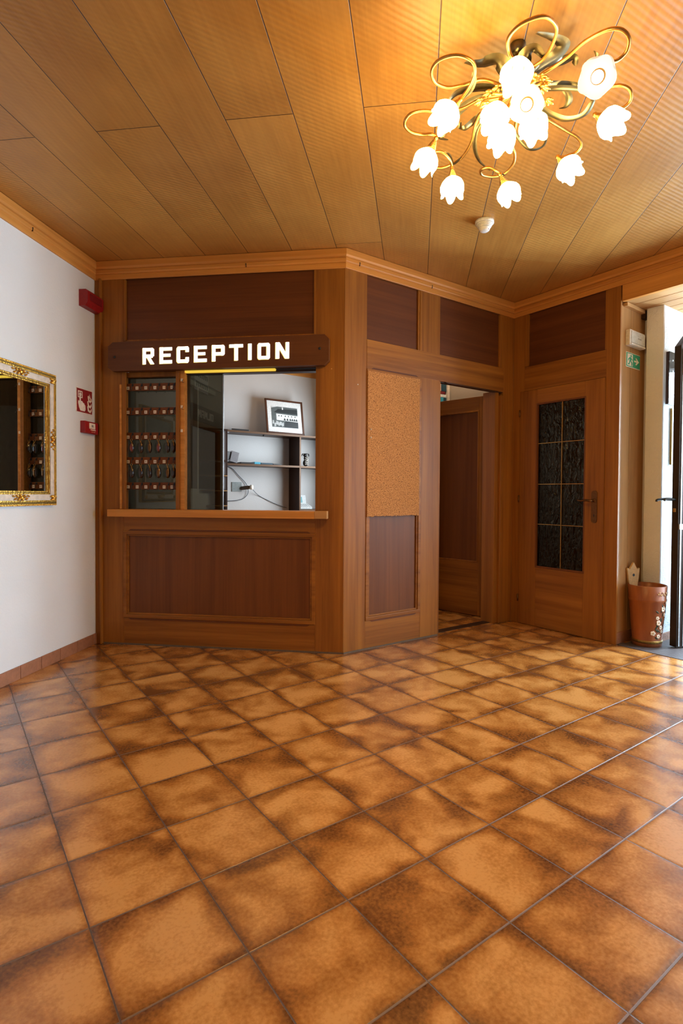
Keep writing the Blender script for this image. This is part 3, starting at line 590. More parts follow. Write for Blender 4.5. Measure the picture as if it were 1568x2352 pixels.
for (a, b), ch in zip(X, 'RECEPTION'):
    zb = 2.008 + (a - .391) * .0145; zt = zb + .113 + (a - .391) * -.004
    g = G(); bars(g, a, b - a, GL[ch], zb, zt, -.0535, -.049); L_ = build('letter', g, sign_glow, s, label='lit letter ' + ch)
    g = G(); bars(g, a - .004, b - a, GL[ch], zb - .003, zt - .001, -.0515, -.0495); build('letter_edge', g, sign_edge, L_)
for x, z in ((.178, 2.066), (1.656, 2.083)): build('screw', G().ell((x, -.052, z), (.009, .004, .009)), black, s)

# ---- key racks and keys
zs = [1.868, 1.693, 1.513, 1.335, 1.152]
hx = [.270, .341, .408, .475, .545, .588]
tx = [.229, .299, .366, .436, .506, .565]
NUM = [['8', '2', '12', '3', '13', '10'], ['17', '15', '5', '4', '16', '7'], ['14', '19', '18', '6', '11', ''], ['30', '33', '9', '20', '17', ''], ['41', '21', '22', '44', '45', '43']]
racks = []
ordn = ['topmost', 'second from top', 'middle', 'fourth from top', 'lowest']
for i, z in enumerate(zs):
    r = thing('key_rack', F1, (.42, .04, z), '%s wooden key rack strip with white number tags behind the reception glass' % ordn[i], 'key rack', 'key rack strips')
    build('strip', G().box(.213, .607, .040, .056, z - .026, z + .026, .002), rack_w, r)
    for k, x in enumerate(hx):
        g = G(); g.tube([(x - .004, .04, z + .012), (x - .004, .024, z + .010), (x - .004, .020, z - .004), (x - .004, .022, z - .020), (x - .004, .018, z - .026), (x - .004, .011, z - .020)], .0022, 6); g.box(x - .009, x + .001, .036, .041, z + .004, z + .024, .001)
        build('hook', g, black, r)
        if NUM[i][k]:
            xx = tx[k] - .0105
            t_ = build('number_tag', G().box(xx, xx + .021, .0365, .0405, z - .019, z + .004, .001), offwhite, r)
            g = G(); g.text(NUM[i][k], .016, Matrix.Translation((xx + .0105, .0362, z - .0075)) @ STAND, .0002); build('number', g, black, t_)
    racks.append(r)
cl = ['red-brown', 'dark brown', 'pale faced', 'red-brown', 'round dark', 'half hidden dark']
kn = [('room_key', 2, k) for k in range(6)] + [('room_key', 3, k) for k in range(6)]
FOB = {(2, 0): fob_red, (2, 1): fob_m, (2, 2): old_brass, (2, 3): fob_red, (2, 4): fob_m, (2, 5): fob_m, (3, 0): fob_m, (3, 1): fob_m, (3, 2): fob_m, (3, 3): old_brass, (3, 4): old_brass, (3, 5): fob_m}
WORDS = ['first', 'second', 'third', 'fourth', 'fifth', 'sixth']
for nm, i, k in kn:
    x = hx[k] - .004; z = zs[i]; zc = z - .083 - (.004 if i == 3 else 0)
    row = 'middle' if i == 2 else 'fourth from top'
    t_ = thing('room_key', F1, (x, .02, z - .03), '%s room key from the left, %s oval fob, on the %s key rack' % (WORDS[k], {fob_red: 'red-brown', fob_m: 'dark', old_brass: 'brassy'}[FOB[(i, k)]], row), 'key', 'room keys on the %s rack' % row)
    build('fob', G().ell((x, .024, zc), (.020, .013, .041), Matrix.Rotation(R(25 + 12 * ((k * 7) % 3)), 4, 'Z')), fob_m, t_)
    build('number_plate', G().ell((x + .003, .0125, zc - .002), (.011, .004, .028), Matrix.Rotation(R(20), 4, 'Z')), FOB[(i, k)], t_)
    g = G(); g.tube([(x + .007 * math.cos(R(a)), .018, z - .030 + .010 * math.sin(R(a))) for a in range(0, 361, 30)], .0013, 5, 0, cap=False); g.tube([(x - .004, .018, z - .036), (x + .001, .015, zc + .033)], .0016, 5, 0); g.tube([(x + .004, .016, z - .036), (x + .010, .010, zc + .010)], .0016, 5, 0); build('ring', g, brass, t_)
# hooks with number tags on the mullion
for k, z in enumerate((1.905, 1.715, 1.545)):
    t_ = thing('mullion_hook', F1, (.656, .008, z), 'small white number tag%s on the window mullion, %s of three' % (' with wire hook' if k < 2 else '', ('topmost', 'middle', 'lowest')[k]), 'hook', 'tags on the mullion')
    build('number_tag', G().box(.645, .660, .0055, .0105, z - .010, z + .010, .001), offwhite, t_)
    if k < 2: build('hook', G().tube([(.663, .01, z), (.663, -.004, z - .004), (.665, -.010, z - .018), (.670, -.012, z - .024), (.676, -.006, z - .020)], .0016, 6), black, t_)

# ---- cork board
g = G(); pts = [(.192, 1.966), (.192, .955)]
random.seed(3); x = .192
while x < .686: pts.append((x, .943 + random.uniform(-.004, .006))); x += random.uniform(.008, .02)
pts += [(.688, .945), (.688, 1.25), (.684, 1.5), (.687, 1.966)]
g.poly(pts, -.010, -.0075)
o = build('cork_board', g, cork_m, M=F2, org=(.44, -.01, .94)); tag(o, 'tall brown cork pin board with crumbling lower edge on the angled wall', 'pin board')
for k, (x, z) in enumerate(((.218, 1.557), (.218, 1.500))):
    g = G(); g.ell((x, -.013, z), (.006, .004, .006)); g.ell((x, -.017, z), (.0035, .004, .0035))
    tag(build('drawing_pin', g, white_p, M=F2, org=(x, -.01, z)), '%s white drawing pin stuck near the left edge of the cork board' % ('upper' if k == 0 else 'lower'), 'pin', 'pins in the cork board')
# small white specks: screw caps on the two stiles
tag(build('screw_cap', G().ell((.11, -.001, 1.86), (.004, .002, .004)), white_p, M=F2, org=(.11, 0, 1.86)), 'tiny white screw cap on the bright corner stile left of the cork board', 'screw cap')
tag(build('screw_cap', G().ell((1.73, -.001, 1.955), (.004, .002, .004)), brass, M=F1, org=(1.73, 0, 1.955)), 'tiny brass screw cap below the right end of the RECEPTION board', 'screw cap')

# ---- gilt mirror
m = thing('wall_mirror', FL, (2.195, 0, 1.02), 'gilt and cream framed rectangular mirror hanging on the white wall', 'mirror')
x0, x1, z0, z1 = 1.86, 2.522, 1.021, 1.845
gx0, gx1, gz0, gz1 = x0 + .093, x1 - .093, z0 + .079, z1 - .082
build('mirror_glass', G().box(gx0 - .01, gx1 + .01, -.020, -.016, gz0 - .01, gz1 + .01), mirror_m, m)
build('bevel_line', (lambda g: (g.box(gx0, gx0 + .003, -.0215, -.019, gz0, gz1), g.box(gx1 - .012, gx1 - .009, -.0215, -.019, gz0, gz1), g)[-1])(G()), alu, m)
def frame4(g, a, y0, y1, w, bev=.004):
    X0, X1, Z0, Z1 = x0 + a, x1 - a, z0 + a, z1 - a
    for q in (((X0, Z0), (X1, Z0), (X1 - w, Z0 + w), (X0 + w, Z0 + w)), ((X1, Z0), (X1, Z1), (X1 - w, Z1 - w), (X1 - w, Z0 + w)), ((X1, Z1), (X0, Z1), (X0 + w, Z1 - w), (X1 - w, Z1 - w)), ((X0, Z1), (X0, Z0), (X0 + w, Z0 + w), (X0 + w, Z1 - w))):
        g.poly(list(q), y0, y1)
g = G(); frame4(g, .0, -.028, 0, .010); frame4(g, .022, -.042, 0, .009); frame4(g, .066, -.030, 0, .010); frame4(g, .080, -.025, 0, .008); build('gilt_moulding', g, gold, m)
g = G(); frame4(g, .010, -.033, 0, .012); frame4(g, .0755, -.024, 0, .005); build('dark_moulding', g, gold_d, m)
g = G(); frame4(g, .031, -.034, 0, .036); build('cream_inlay', g, cream, m)
g = G(); random.seed(5)
n_ = 60
for k in range(n_):
    x = x0 + (x1 - x0) * (k + .5) / n_
    for z in (z0 + .003, z1 - .003): g.ell((x, -.026, z), (.0045, .006, .005), n=6, m=4)
for k in range(74):
    z = z0 + (z1 - z0) * (k + .5) / 74
    for x in (x0 + .003, x1 - .003): g.ell((x, -.026, z), (.004, .005, .0045), n=6, m=4)
build('beaded_edge', g, gold, m)
def ornament(cx, cz, L_, hor):
    g = G()
    for k in range(9):
        t_ = (k - 4) / 4; dx, dz = (t_ * L_, 0) if hor else (0, t_ * L_)
        r_ = .016 * (1 - .45 * abs(t_))
        a = R(40 * (-1) ** k)
        g.ell((cx + dx + (0 if hor else .008 * (-1) ** k), -.040, cz + dz + (.008 * (-1) ** k if hor else 0)), (r_, .009, r_ * .5), Matrix.Rotation(a, 4, 'Y'), 8, 5)
    g.ell((cx, -.043, cz), (.012, .010, .012), n=8, m=5)
    return g
cx, cz = (x0 + x1) / 2, (z0 + z1) / 2
for a in ((cx, z1 - .049, .06, True), (cx, z0 + .049, .06, True), (x1 - .049, cz, .06, False), (x0 + .049, cz, .06, False), (x1 - .045, z1 - .045, .02, True), (x1 - .045, z0 + .045, .02, True), (x0 + .045, z1 - .045, .02, True), (x0 + .045, z0 + .045, .02, True)):
    build('gilt_ornament', ornament(*a), gold, m)

# ---- fire alarm things on the left wall
s = thing('fire_alarm_sign', FL, (2.86, 0, 1.655), 'dark red square sign with hand pressing a button and flames', 'sign')
a, b, c, d = 2.768, 2.952, 1.655, 1.824
build('plate', G().box(a, b, -.004, 0, c, d, .001), offwhite, s); build('red_face', G().box(a + .004, b - .004, -.0055, -.003, c + .004, d - .004), red_sign, s)
def sc(pts): return [(a + (b - a) * x, c + (d - c) * z) for x, z in pts]
g = G()
for p_ in ([(.08, .88), (.36, .88), (.36, .84), (.08, .84)], [(.08, .64), (.36, .64), (.36, .60), (.08, .60)], [(.08, .88), (.12, .88), (.12, .6), (.08, .6)], [(.32, .88), (.36, .88), (.36, .6), (.32, .6)]): g.poly(sc(p_), -.0065, -.005)
g.poly(sc([(.22 + .07 * math.cos(R(t)), .74 + .08 * math.sin(R(t))) for t in range(0, 360, 30)]), -.0065, -.005)
build('button_symbol', g, offwhite, s)
g = G(); g.poly(sc([(.17, .70), (.25, .70), (.26, .48), (.36, .47), (.38, .42), (.46, .41), (.49, .35), (.54, .33), (.55, .16), (.50, .08), (.22, .08), (.14, .22), (.09, .38), (.10, .48), (.17, .46)]), -.0065, -.005); build('hand_symbol', g, offwhite, s)
g = G()
for dx, z, k in ((0, .10, 1), (.0, .30, .9), (.03, .52, .8)):
    g.poly(sc([(.66 + dx, z + .22), (.70 + dx, z + .02), (.86, z - .04), (.93, z + .06), (.93, z + .17), (.84, z + .05), (.76 + dx, z + .10), (.72 + dx, z + .26)]), -.0065, -.005)
g.poly(sc([(.80, .86), (.86, .70), (.94, .64), (.95, .54), (.88, .62), (.80, .70)]), -.0065, -.005)
build('flame_symbol', g, offwhite, s)
s = thing('fire_call_point', FL, (2.89, 0, 1.515), 'small red manual call point box below the red fire sign', 'alarm box')
build('housing', G().box(2.815, 2.975, -.036, 0, 1.517, 1.600, .004), red, s)
t_ = build('face_plate', G().box(2.865, 2.935, -.0385, -.034, 1.550, 1.590, .001), offwhite, s); g = G(); g.box(2.89, 2.91, -.0395, -.0375, 1.562, 1.578); build('symbol', g, grey, t_)
g = G(); g.box(2.88, 2.94, -.0375, -.034, 1.540, 1.546)
for k in range(3): g.box(2.895 + k * .016, 2.900 + k * .016, -.0375, -.034, 1.527, 1.532)
build('marking', g, offwhite, s)
s = thing('fire_siren', FL, (2.90, 0, 2.385), 'dark red alarm siren box high in the corner beside the cornice', 'siren')
g = G(); pr_ = [(0, 2.50), (-.052, 2.50), (-.066, 2.485), (-.066, 2.415), (-.046, 2.388), (0, 2.388)]; g.sweep(pr_, 2.806, 2.996); build('housing', g, red, s)
build('sounder_grille', G().box(2.83, 2.975, -.0685, -.06, 2.428, 2.478, .003), plain('darker_red', (.18, .004, .008), .5), s)
tag(build('door_stop', G().lathe([(0, .012), (.010, .012), (.013, .006), (.013, 0), (0, 0)], 14, Matrix.Translation((-1.687, 3.371, 0))), black, org=(-1.687, 3.371, 0)), 'small black rubber stop on the floor tiles near the left wall', 'door stop')

# ---- smoke detector
s = thing('smoke_detector', F((.857, 3.35, 0), 0), (0, 0, 2.76), 'round white smoke detector on the ceiling beyond the chandelier', 'smoke detector')
build('base', G().lathe([(0, 2.76), (.056, 2.76), (.056, 2.745), (.051, 2.742), (0, 2.742)], 32), white_p, s)
build('louvres', (lambda g: ([g.lathe([(0, z), (r_, z), (r_ - .002, z - .005), (0, z - .005)], 32) for r_, z in ((.050, 2.741), (.046, 2.734), (.042, 2.727), (.037, 2.720))], g)[-1])(G()), white_p, s)
build('nose', G().lathe([(.034, 2.7155), (.030, 2.704), (.022, 2.698), (0, 2.697)], 32), white_p, s)
build('indicator', G().ell((.018, -.022, 2.704), (.003, .003, .003)), red, s)

# ---- emergency lamp and exit sign on the pine boards
s = thing('emergency_light', FA, (.19, 0, 2.21), 'white box shaped emergency lamp mounted above the green exit sign', 'emergency light')
build('housing', G().box(.077, .316, -.034, 0, 2.215, 2.330, .004), white_p, s)
build('diffuser', G().box(.092, .310, -.040, -.03, 2.235, 2.322, .004), lgrey, s); g = G(); g.box(.085, .314, -.043, -.03, 2.217, 2.230, .004); build('lip', g, white_p, s); g = G(); g.box(.19, .245, -.0408, -.0395, 2.272, 2.278); build('marking', g, grey, s)
s = thing('exit_sign', FA, (.19, 0, 2.06), 'green and white exit sign with running figure and arrow pointing right', 'sign')
build('plate', G().box(.083, .312, -.004, 0, 2.062, 2.173, .001), offwhite, s)
build('green_face', G().box(.088, .307, -.0055, -.003, 2.067, 2.168), green, s)
a, b, c, d = .088, .307, 2.067, 2.168
g = G(); g.poly(sc([(.70, .78), (.92, .50), (.70, .22), (.66, .30), (.76, .44), (.56, .44), (.56, .56), (.76, .56), (.66, .70)]), -.0065, -.005); build('arrow', g, offwhite, s)
g = G(); g.poly(sc([(.06, .06), (.45, .06), (.45, .94), (.06, .94)]), -.0062, -.005); build('doorway_symbol', g, offwhite, s)
g = G()
g.poly(sc([(.32 + .045 * math.cos(R(t)), .80 + .08 * math.sin(R(t))) for t in range(0, 360, 40)]), -.0072, -.006)
for p_ in ([(.22, .70), (.34, .70), (.32, .42), (.22, .42)], [(.22, .46), (.28, .46), (.20, .14), (.10, .14), (.10, .2), (.15, .22)], [(.26, .46), (.33, .46), (.42, .28), (.40, .08), (.35, .08), (.35, .25)], [(.33, .68), (.43, .52), (.40, .48), (.30, .60)], [(.22, .68), (.11, .56), (.11, .42), (.15, .42), (.16, .53), (.24, .60)]): g.poly(sc(p_), -.0072, -.006)
build('running_figure', g, green, s)

# ---- notices on the rough white wall
s = thing('framed_notice', FW, (.19, 0, 1.79), 'pale blue notice board behind acrylic, partly behind the entrance door', 'notice board')
build('backing', G().box(.058, .34, -.012, 0, 1.79, 2.18, .002), lgrey, s); build('acrylic', G().box(.056, .342, -.020, -.014, 1.788, 2.182), clear_glass, s); build('side_strip', G().box(.050, .058, -.016, 0, 1.79, 2.18), dark_v, s)
build('sheet', G().box(.08, .13, -.0135, -.0115, 1.80, 1.98), white_s, s)
for z in (2.12, 2.04): build('stand_off', G().tube([(.11, -.012, z), (.11, -.024, z)], .006, 10, 0), alu, s)
s = thing('thin_framed_picture', FW, (.30, 0, 1.34), 'narrow dark framed picture lower on the rough white wall beside entrance', 'picture')
build('frame', (lambda g: (g.box(.132, .147, -.014, 0, 1.34, 1.765), g.box(.45, .465, -.014, 0, 1.34, 1.765), g.box(.147, .45, -.014, 0, 1.75, 1.765), g.box(.147, .45, -.014, 0, 1.34, 1.355), g)[-1])(G()), gold_d, s)
build('print', G().box(.147, .45, -.006, 0, 1.355, 1.75), lgrey, s)

# ---- painted wooden bucket
PB = F(Vector((2.264, 4.030, 0)), 38)
s = thing('umbrella_bucket', PB, (0, 0, 0), 'tall tapered brown painted wooden bucket with tulip shaped handle stave beside the entrance', 'bucket')
pot_m = wood('painted_bucket_wood', (.22, .060, .016), (.36, .11, .030), 'z', fine=30, coat=.3)
build('body', G().lathe([(0, .02), (.092, .02), (.094, 0), (.098, .002), (.100, .03), (.101, .045), (.098, .05), (.122, .33), (.1265, .335), (.1265, .352), (.1235, .356), (.131, .445), (.127, .447), (.120, .44), (.094, .04), (0, .04)], 40), pot_m, s)
build('base_band', G().lathe([(.0985, .028), (.1025, .030), (.1035, .046), (.0995, .050)], 40), gold_d, s, label='thin metal band round the foot')
tul = [(-.028, .40), (-.04, .50), (-.047, .58), (-.050, .615), (-.030, .600), (-.012, .645), (0, .675), (.012, .645), (.028, .600), (.046, .612), (.045, .57), (.040, .50), (.030, .40)]
tul = [(x, .44 + (z - .44) * .68) for x, z in tul]
g = G(); MT = Matrix.Translation(Vector((-.005, .098, 0))) @ Matrix.Rotation(R(-33), 4, 'Z')
g.poly(tul, 0, .018, MT); st_ = build('handle_stave', g, plain('pale_bare_wood', (.66, .46, .22), .6), s, label='pale tulip shaped stave with a round hole')
build('hole', G().poly([(.009 * math.cos(R(t)), .505 + .011 * math.sin(R(t))) for t in range(0, 360, 30)], -.0012, .0, MT), black, st_)
random.seed(11); g = G(); gd = G(); gy = G()
def on_pot(ang, z, out=.0015):
    ang -= 38
    r_ = (.098 + (.122 - .098) * (z - .05) / .28) if z < .33 else .1275
    return Vector(((r_ + out) * math.cos(R(ang)), (r_ + out) * math.sin(R(ang)), z)), Matrix.Rotation(R(ang + 90), 4, 'Z')
for ang, z, r_ in ((-62, .285, .021), (-84, .22, .014), (-78, .185, .020), (-66, .15, .016), (-98, .108, .018), (-74, .085, .016), (-52, .33, .01), (-50, .24, .014), (-60, .12, .012)):
    p_, M_ = on_pot(ang, z)
    for k in range(5):
        q_ = p_ + M_ @ Vector((.55 * r_ * math.cos(R(72 * k)), 0, .55 * r_ * math.sin(R(72 * k)))); g.ell(q_, (.5 * r_, .002, .5 * r_), M_, 8, 5)
    gy.ell(p_ + M_ @ Vector((0, -.001, 0)), (.25 * r_, .003, .25 * r_), M_, 6, 4)
for k in range(26):
    ang = -90 + random.uniform(0, 48); z = random.uniform(.07, .31)
    if random.random() < .5 and z > .2: ang += 20
    p_, M_ = on_pot(ang, z, .0008); gd.ell(p_, (.006, .0012, .016), M_ @ Matrix.Rotation(random.uniform(-1, 1), 4, 'Y'), 6, 4)
build('painted_flowers', g, offwhite, s); build('painted_leaves', gd, plain('dark_green_paint', (.03, .04, .012), .5), s); build('painted_centres', gy, gold_d, s)
g = G()
for k in range(12):
    p_, M_ = on_pot(-88 + k * 4.5, .395 + .010 * math.sin(k * 1.9), .0035); g.ell(p_, (.008, .0015, .005), M_ @ Matrix.Rotation(R(50 * (-1) ** k), 4, 'Y'), 6, 4)
build('painted_scroll', g, plain('ochre_paint', (.55, .32, .10), .5), s)

# sheet with two rows of tear-off tabs high on the left wall (mirrored in the reception glass)
s = thing('notice_sheet', FL, (1.16, -.012, 2.19), 'white paper sheet with two rows of dark tabs high on the left wall', 'notice')
build('paper', G().box(.968, 1.352, -.015, -.0125, 2.192, 2.43), white_s, s)
g = G()
for r_ in range(2):
    for k in range(7): x = .995 + k * .048; z = 2.235 + r_ * .10; g.box(x, x + .020, -.018, -.015, z, z + .05); g.box(x + .012, x + .034, -.018, -.015, z + .035, z + .05)
build('dark_tabs', g, black, s)
ARMS = {'a': [(0.6586, 2.0462, 2.62), (0.6738, 1.9891, 2.63), (0.6991, 1.9478, 2.63), (0.6993, 1.8609, 2.615), (0.682, 1.7866, 2.6), (0.6398, 1.734, 2.585), (0.5983, 1.7163, 2.575), (0.5478, 1.7255, 2.56), (0.5194, 1.756, 2.545), (0.5289, 1.7862, 2.53), (0.5466, 1.7975, 2.51), (0.5599, 1.8031, 2.495)], 'b': [(0.6746, 2.0461, 2.62), (0.736, 1.9967, 2.63), (0.7767, 1.9434, 2.63), (0.7997, 1.8505, 2.61), (0.8364, 1.7818, 2.59), (0.8737, 1.7587, 2.575), (0.9068, 1.7716, 2.56), (0.9175, 1.8023, 2.545), (0.8997, 1.8223, 2.53), (0.8735, 1.8267, 2.515), (0.8504, 1.8257, 2.5)], 'c': [(0.6899, 2.0675, 2.62), (0.8028, 2.0869, 2.63), (0.8948, 2.0725, 2.62), (0.9663, 2.0518, 2.61), (1.0045, 2.0157, 2.59), (1.0382, 2.0162, 2.575), (1.054, 2.0366, 2.56), (1.0454, 2.0535, 2.545), (1.0082, 2.0689, 2.53), (0.9758, 2.0686, 2.52), (0.954, 2.0636, 2.51)], 'd': [(0.7091, 2.1234, 2.62), (0.7827, 2.2115, 2.62), (0.8297, 2.2344, 2.61), (0.9149, 2.2791, 2.6), (0.9706, 2.3043, 2.59), (0.9995, 2.3284, 2.575), (0.9911, 2.351, 2.56), (0.9555, 2.3536, 2.545), (0.923, 2.3413, 2.53), (0.9091, 2.3339, 2.52)], 'e': [(0.6592, 2.1238, 2.62), (0.7021, 2.2581, 2.62), (0.7244, 2.3805, 2.61), (0.7514, 2.43, 2.6), (0.7633, 2.4858, 2.59), (0.7416, 2.5368, 2.575), (0.6948, 2.5474, 2.565), (0.6329, 2.5169, 2.555), (0.6136, 2.4717, 2.55), (0.6372, 2.4435, 2.545), (0.6734, 2.4488, 2.535), (0.7006, 2.4622, 2.52)], 'f': [(0.626, 2.124, 2.62), (0.553, 2.196, 2.62), (0.5372, 2.2576, 2.61), (0.5437, 2.3519, 2.6), (0.5246, 2.4405, 2.59), (0.4863, 2.4782, 2.58), (0.438, 2.4911, 2.57), (0.3858, 2.4584, 2.56), (0.3645, 2.3968, 2.555), (0.3806, 2.3463, 2.55), (0.4178, 2.3378, 2.545), (0.4535, 2.369, 2.535), (0.4722, 2.4059, 2.52)], 'g': [(0.6191, 2.1013, 2.62), (0.5345, 2.1248, 2.62), (0.4612, 2.1701, 2.61), (0.3857, 2.1757, 2.6), (0.3139, 2.1521, 2.59), (0.2633, 2.1525, 2.58), (0.2424, 2.1749, 2.57), (0.2442, 2.2055, 2.565), (0.273, 2.2266, 2.555), (0.3176, 2.2318, 2.55), (0.3497, 2.2135, 2.54), (0.3621, 2.2036, 2.52)], 'h': [(0.6091, 2.0682, 2.62), (0.514, 2.0459, 2.63), (0.4491, 2.0564, 2.62), (0.3883, 2.0584, 2.61), (0.3336, 2.0217, 2.6), (0.3088, 1.9574, 2.59), (0.3173, 1.8998, 2.58), (0.3504, 1.8627, 2.57), (0.391, 1.8479, 2.56), (0.4322, 1.8623, 2.55), (0.4474, 1.9003, 2.54), (0.4405, 1.9467, 2.53), (0.4203, 1.9652, 2.51)], 'i': [(0.6353, 2.0735, 2.6), (0.6191, 2.0996, 2.57), (0.575, 2.0314, 2.53), (0.5505, 1.9889, 2.5)], 'j': [(0.6525, 2.0514, 2.6), (0.6782, 2.0316, 2.57), (0.6765, 2.0116, 2.54), (0.6584, 1.9761, 2.51)], 'k': [(0.6677, 2.0732, 2.6), (0.7101, 2.1249, 2.58), (0.712, 2.0953, 2.54), (0.7052, 2.0656, 2.51)], 'l': [(0.647, 2.0846, 2.6), (0.6565, 2.1396, 2.57), (0.6373, 2.142, 2.55), (0.6131, 2.1047, 2.51)]}
SHADES = {'a': [(0.5657, 1.7952, 2.5), (0.54, 1.7502, 2.4)], 'b': [(0.8429, 1.8221, 2.5), (0.7796, 1.7135, 2.39)], 'c': [(0.9398, 2.0466, 2.5), (0.9756, 1.9813, 2.425)], 'd': [(0.9087, 2.3234, 2.51), (0.9412, 2.2675, 2.42)], 'e': [(0.7053, 2.4647, 2.51), (0.7486, 2.4566, 2.41)], 'f': [(0.4747, 2.4176, 2.51), (0.4745, 2.402, 2.4)], 'g': [(0.3615, 2.2202, 2.51), (0.3153, 2.2324, 2.41)], 'h': [(0.4068, 1.9884, 2.505), (0.3375, 1.9626, 2.415)], 'i': [(0.557, 1.9845, 2.5), (0.527, 1.9513, 2.41)], 'j': [(0.6548, 1.9564, 2.505), (0.6033, 1.8359, 2.39)], 'k': [(0.6947, 2.0444, 2.505), (0.6866, 1.995, 2.4)], 'l': [(0.6117, 2.0997, 2.505), (0.5864, 2.0656, 2.41)]}
LEAVES = [([(0.6054, 2.0577, 2.66), (0.5596, 2.0394, 2.69), (0.51, 2.0649, 2.7), (0.4396, 2.0166, 2.67)], 0.026), ([(0.6672, 2.0731, 2.64), (0.7106, 2.0361, 2.66), (0.7621, 2.0052, 2.68), (0.7743, 1.9658, 2.69), (0.7268, 1.9347, 2.69), (0.6493, 1.8775, 2.66)], 0.022), ([(0.6537, 2.0573, 2.66), (0.6586, 2.0108, 2.69), (0.6841, 1.9941, 2.7), (0.7251, 2.0114, 2.68)], 0.022), ([(0.7237, 2.0286, 2.67), (0.798, 2.0567, 2.7), (0.836, 2.0322, 2.7), (0.8511, 2.0407, 2.68)], 0.02), ([(0.6922, 2.0741, 2.62), (0.7711, 2.0898, 2.64), (0.8565, 2.0983, 2.65), (0.9141, 2.0795, 2.63)], 0.017), ([(0.6908, 2.094, 2.62), (0.7779, 2.0641, 2.61), (0.8766, 2.0677, 2.61), (0.9333, 2.0778, 2.6)], 0.012), ([(0.5792, 2.1068, 2.64), (0.5115, 2.1347, 2.66), (0.4412, 2.1581, 2.66), (0.4024, 2.1752, 2.63)], 0.018), ([(0.5812, 2.1129, 2.62), (0.5085, 2.1553, 2.63), (0.4534, 2.2142, 2.62), (0.4152, 2.2682, 2.59), (0.4037, 2.302, 2.58), (0.4406, 2.3442, 2.6)], 0.016), ([(0.5892, 2.1714, 2.62), (0.5396, 2.2465, 2.62), (0.498, 2.272, 2.6), (0.4786, 2.282, 2.61), (0.4804, 2.2749, 2.63)], 0.015), ([(0.7591, 2.17, 2.62), (0.8182, 2.2041, 2.61), (0.8892, 2.2165, 2.6), (0.9464, 2.1884, 2.6), (0.9541, 2.1305, 2.61), (0.9495, 2.11, 2.62)], 0.014), ([(0.8055, 2.0939, 2.64), (0.8437, 2.1066, 2.63), (0.8686, 2.1383, 2.62), (0.868, 2.1739, 2.62), (0.8527, 2.1957, 2.63)], 0.01), ([(0.5625, 2.2188, 2.61), (0.5484, 2.2959, 2.6), (0.5635, 2.3795, 2.59), (0.6012, 2.4547, 2.58), (0.6687, 2.5258, 2.58)], 0.007), ([(0.688, 2.2695, 2.61), (0.7501, 2.35, 2.6), (0.811, 2.3921, 2.59), (0.8583, 2.378, 2.6), (0.8476, 2.3004, 2.61)], 0.007), ([(0.4084, 2.0755, 2.56), (0.4555, 2.0333, 2.57), (0.4641, 1.9834, 2.58), (0.4513, 1.9432, 2.58)], 0.009), ([(0.8778, 1.9109, 2.58), (0.863, 1.899, 2.6), (0.8529, 1.9003, 2.62)], 0.007), ([(0.5068, 2.375, 2.55), (0.4842, 2.4478, 2.56), (0.451, 2.3768, 2.56), (0.41, 2.3563, 2.56)], 0.006), ([(0.7341, 2.5106, 2.55), (0.6997, 2.4941, 2.55), (0.6595, 2.455, 2.55), (0.6275, 2.4658, 2.56)], 0.006)]
ACANTHUS = [(0.5278, 2.0846, 2.58), (0.5504, 2.0603, 2.59), (0.579, 2.0476, 2.6), (0.5465, 2.0743, 2.56), (0.7161, 2.0053, 2.59), (0.6992, 2.0022, 2.6), (0.7478, 2.0687, 2.57), (0.715, 2.0235, 2.58), (0.6665, 1.9983, 2.6), (0.6177, 2.0941, 2.55)]
# ================================================================ chandelier
ctr = Vector((.64, 2.05, 2.62))
ch = thing('chandelier', Matrix(), (.64, 2.05, 2.76), 'gilt flower chandelier with looping arms and twelve lit tulip glass shades on the ceiling', 'chandelier')
g = G(); MC = Matrix.Translation((.64, 2.05, 0))
build('ceiling_rose', g.lathe([(0, 2.76), (.028, 2.76), (.028, 2.752), (.024, 2.738), (.02, 2.728), (0, 2.726)], 28, MC), bronze, ch)
build('stem', G().lathe([(.008, 2.735), (.008, 2.67), (.016, 2.66), (.024, 2.64), (.030, 2.62), (.024, 2.60), (.012, 2.59), (.010, 2.56), (.016, 2.555), (.021, 2.54), (.016, 2.524), (.005, 2.518), (0, 2.51)], 20, MC), brass, ch)
def axis_matrix(p, d):
    return Matrix.Translation(p) @ Vector((0, 0, 1)).rotation_difference(d).to_matrix().to_4x4()
def tulip(g, Mx, seed, opened=0):
    rnd = random.Random(seed); n = 48; rows = []
    ph = rnd.uniform(0, 6.28)
    prof = [(0, .019), (.06, .025), (.16, .035), (.30, .045), (.46, .0505), (.62, .0505), (.78, .047), (.90, .045), (1.0, .046)]
    for t, r in prof:
        row = []
        for k in range(n):
            th = 2 * math.pi * k / n
            pet = abs(math.cos(2.5 * th + ph)) ** .7                        # five petals
            z = .030 + .086 * t * (1 - max(0, t - .55) / .45 * .42 * (1 - pet))
            rr = r * (1 + .05 * math.cos(5 * th + 2 * ph) * min(1, t * 1.5)) * (1 + .14 * opened * t) + (.006 * max(0, t - .8) * 5 * math.cos(5 * th + 1 + ph))* .5
            row.append(g.b.verts.new(Mx @ Vector((rr * math.cos(th), rr * math.sin(th), z))))
        rows.append(row)
    for A, B in zip(rows, rows[1:]):
        for k in range(n): f = g.b.faces.new((A[k], A[(k + 1) % n], B[(k + 1) % n], B[k])); f.smooth = True
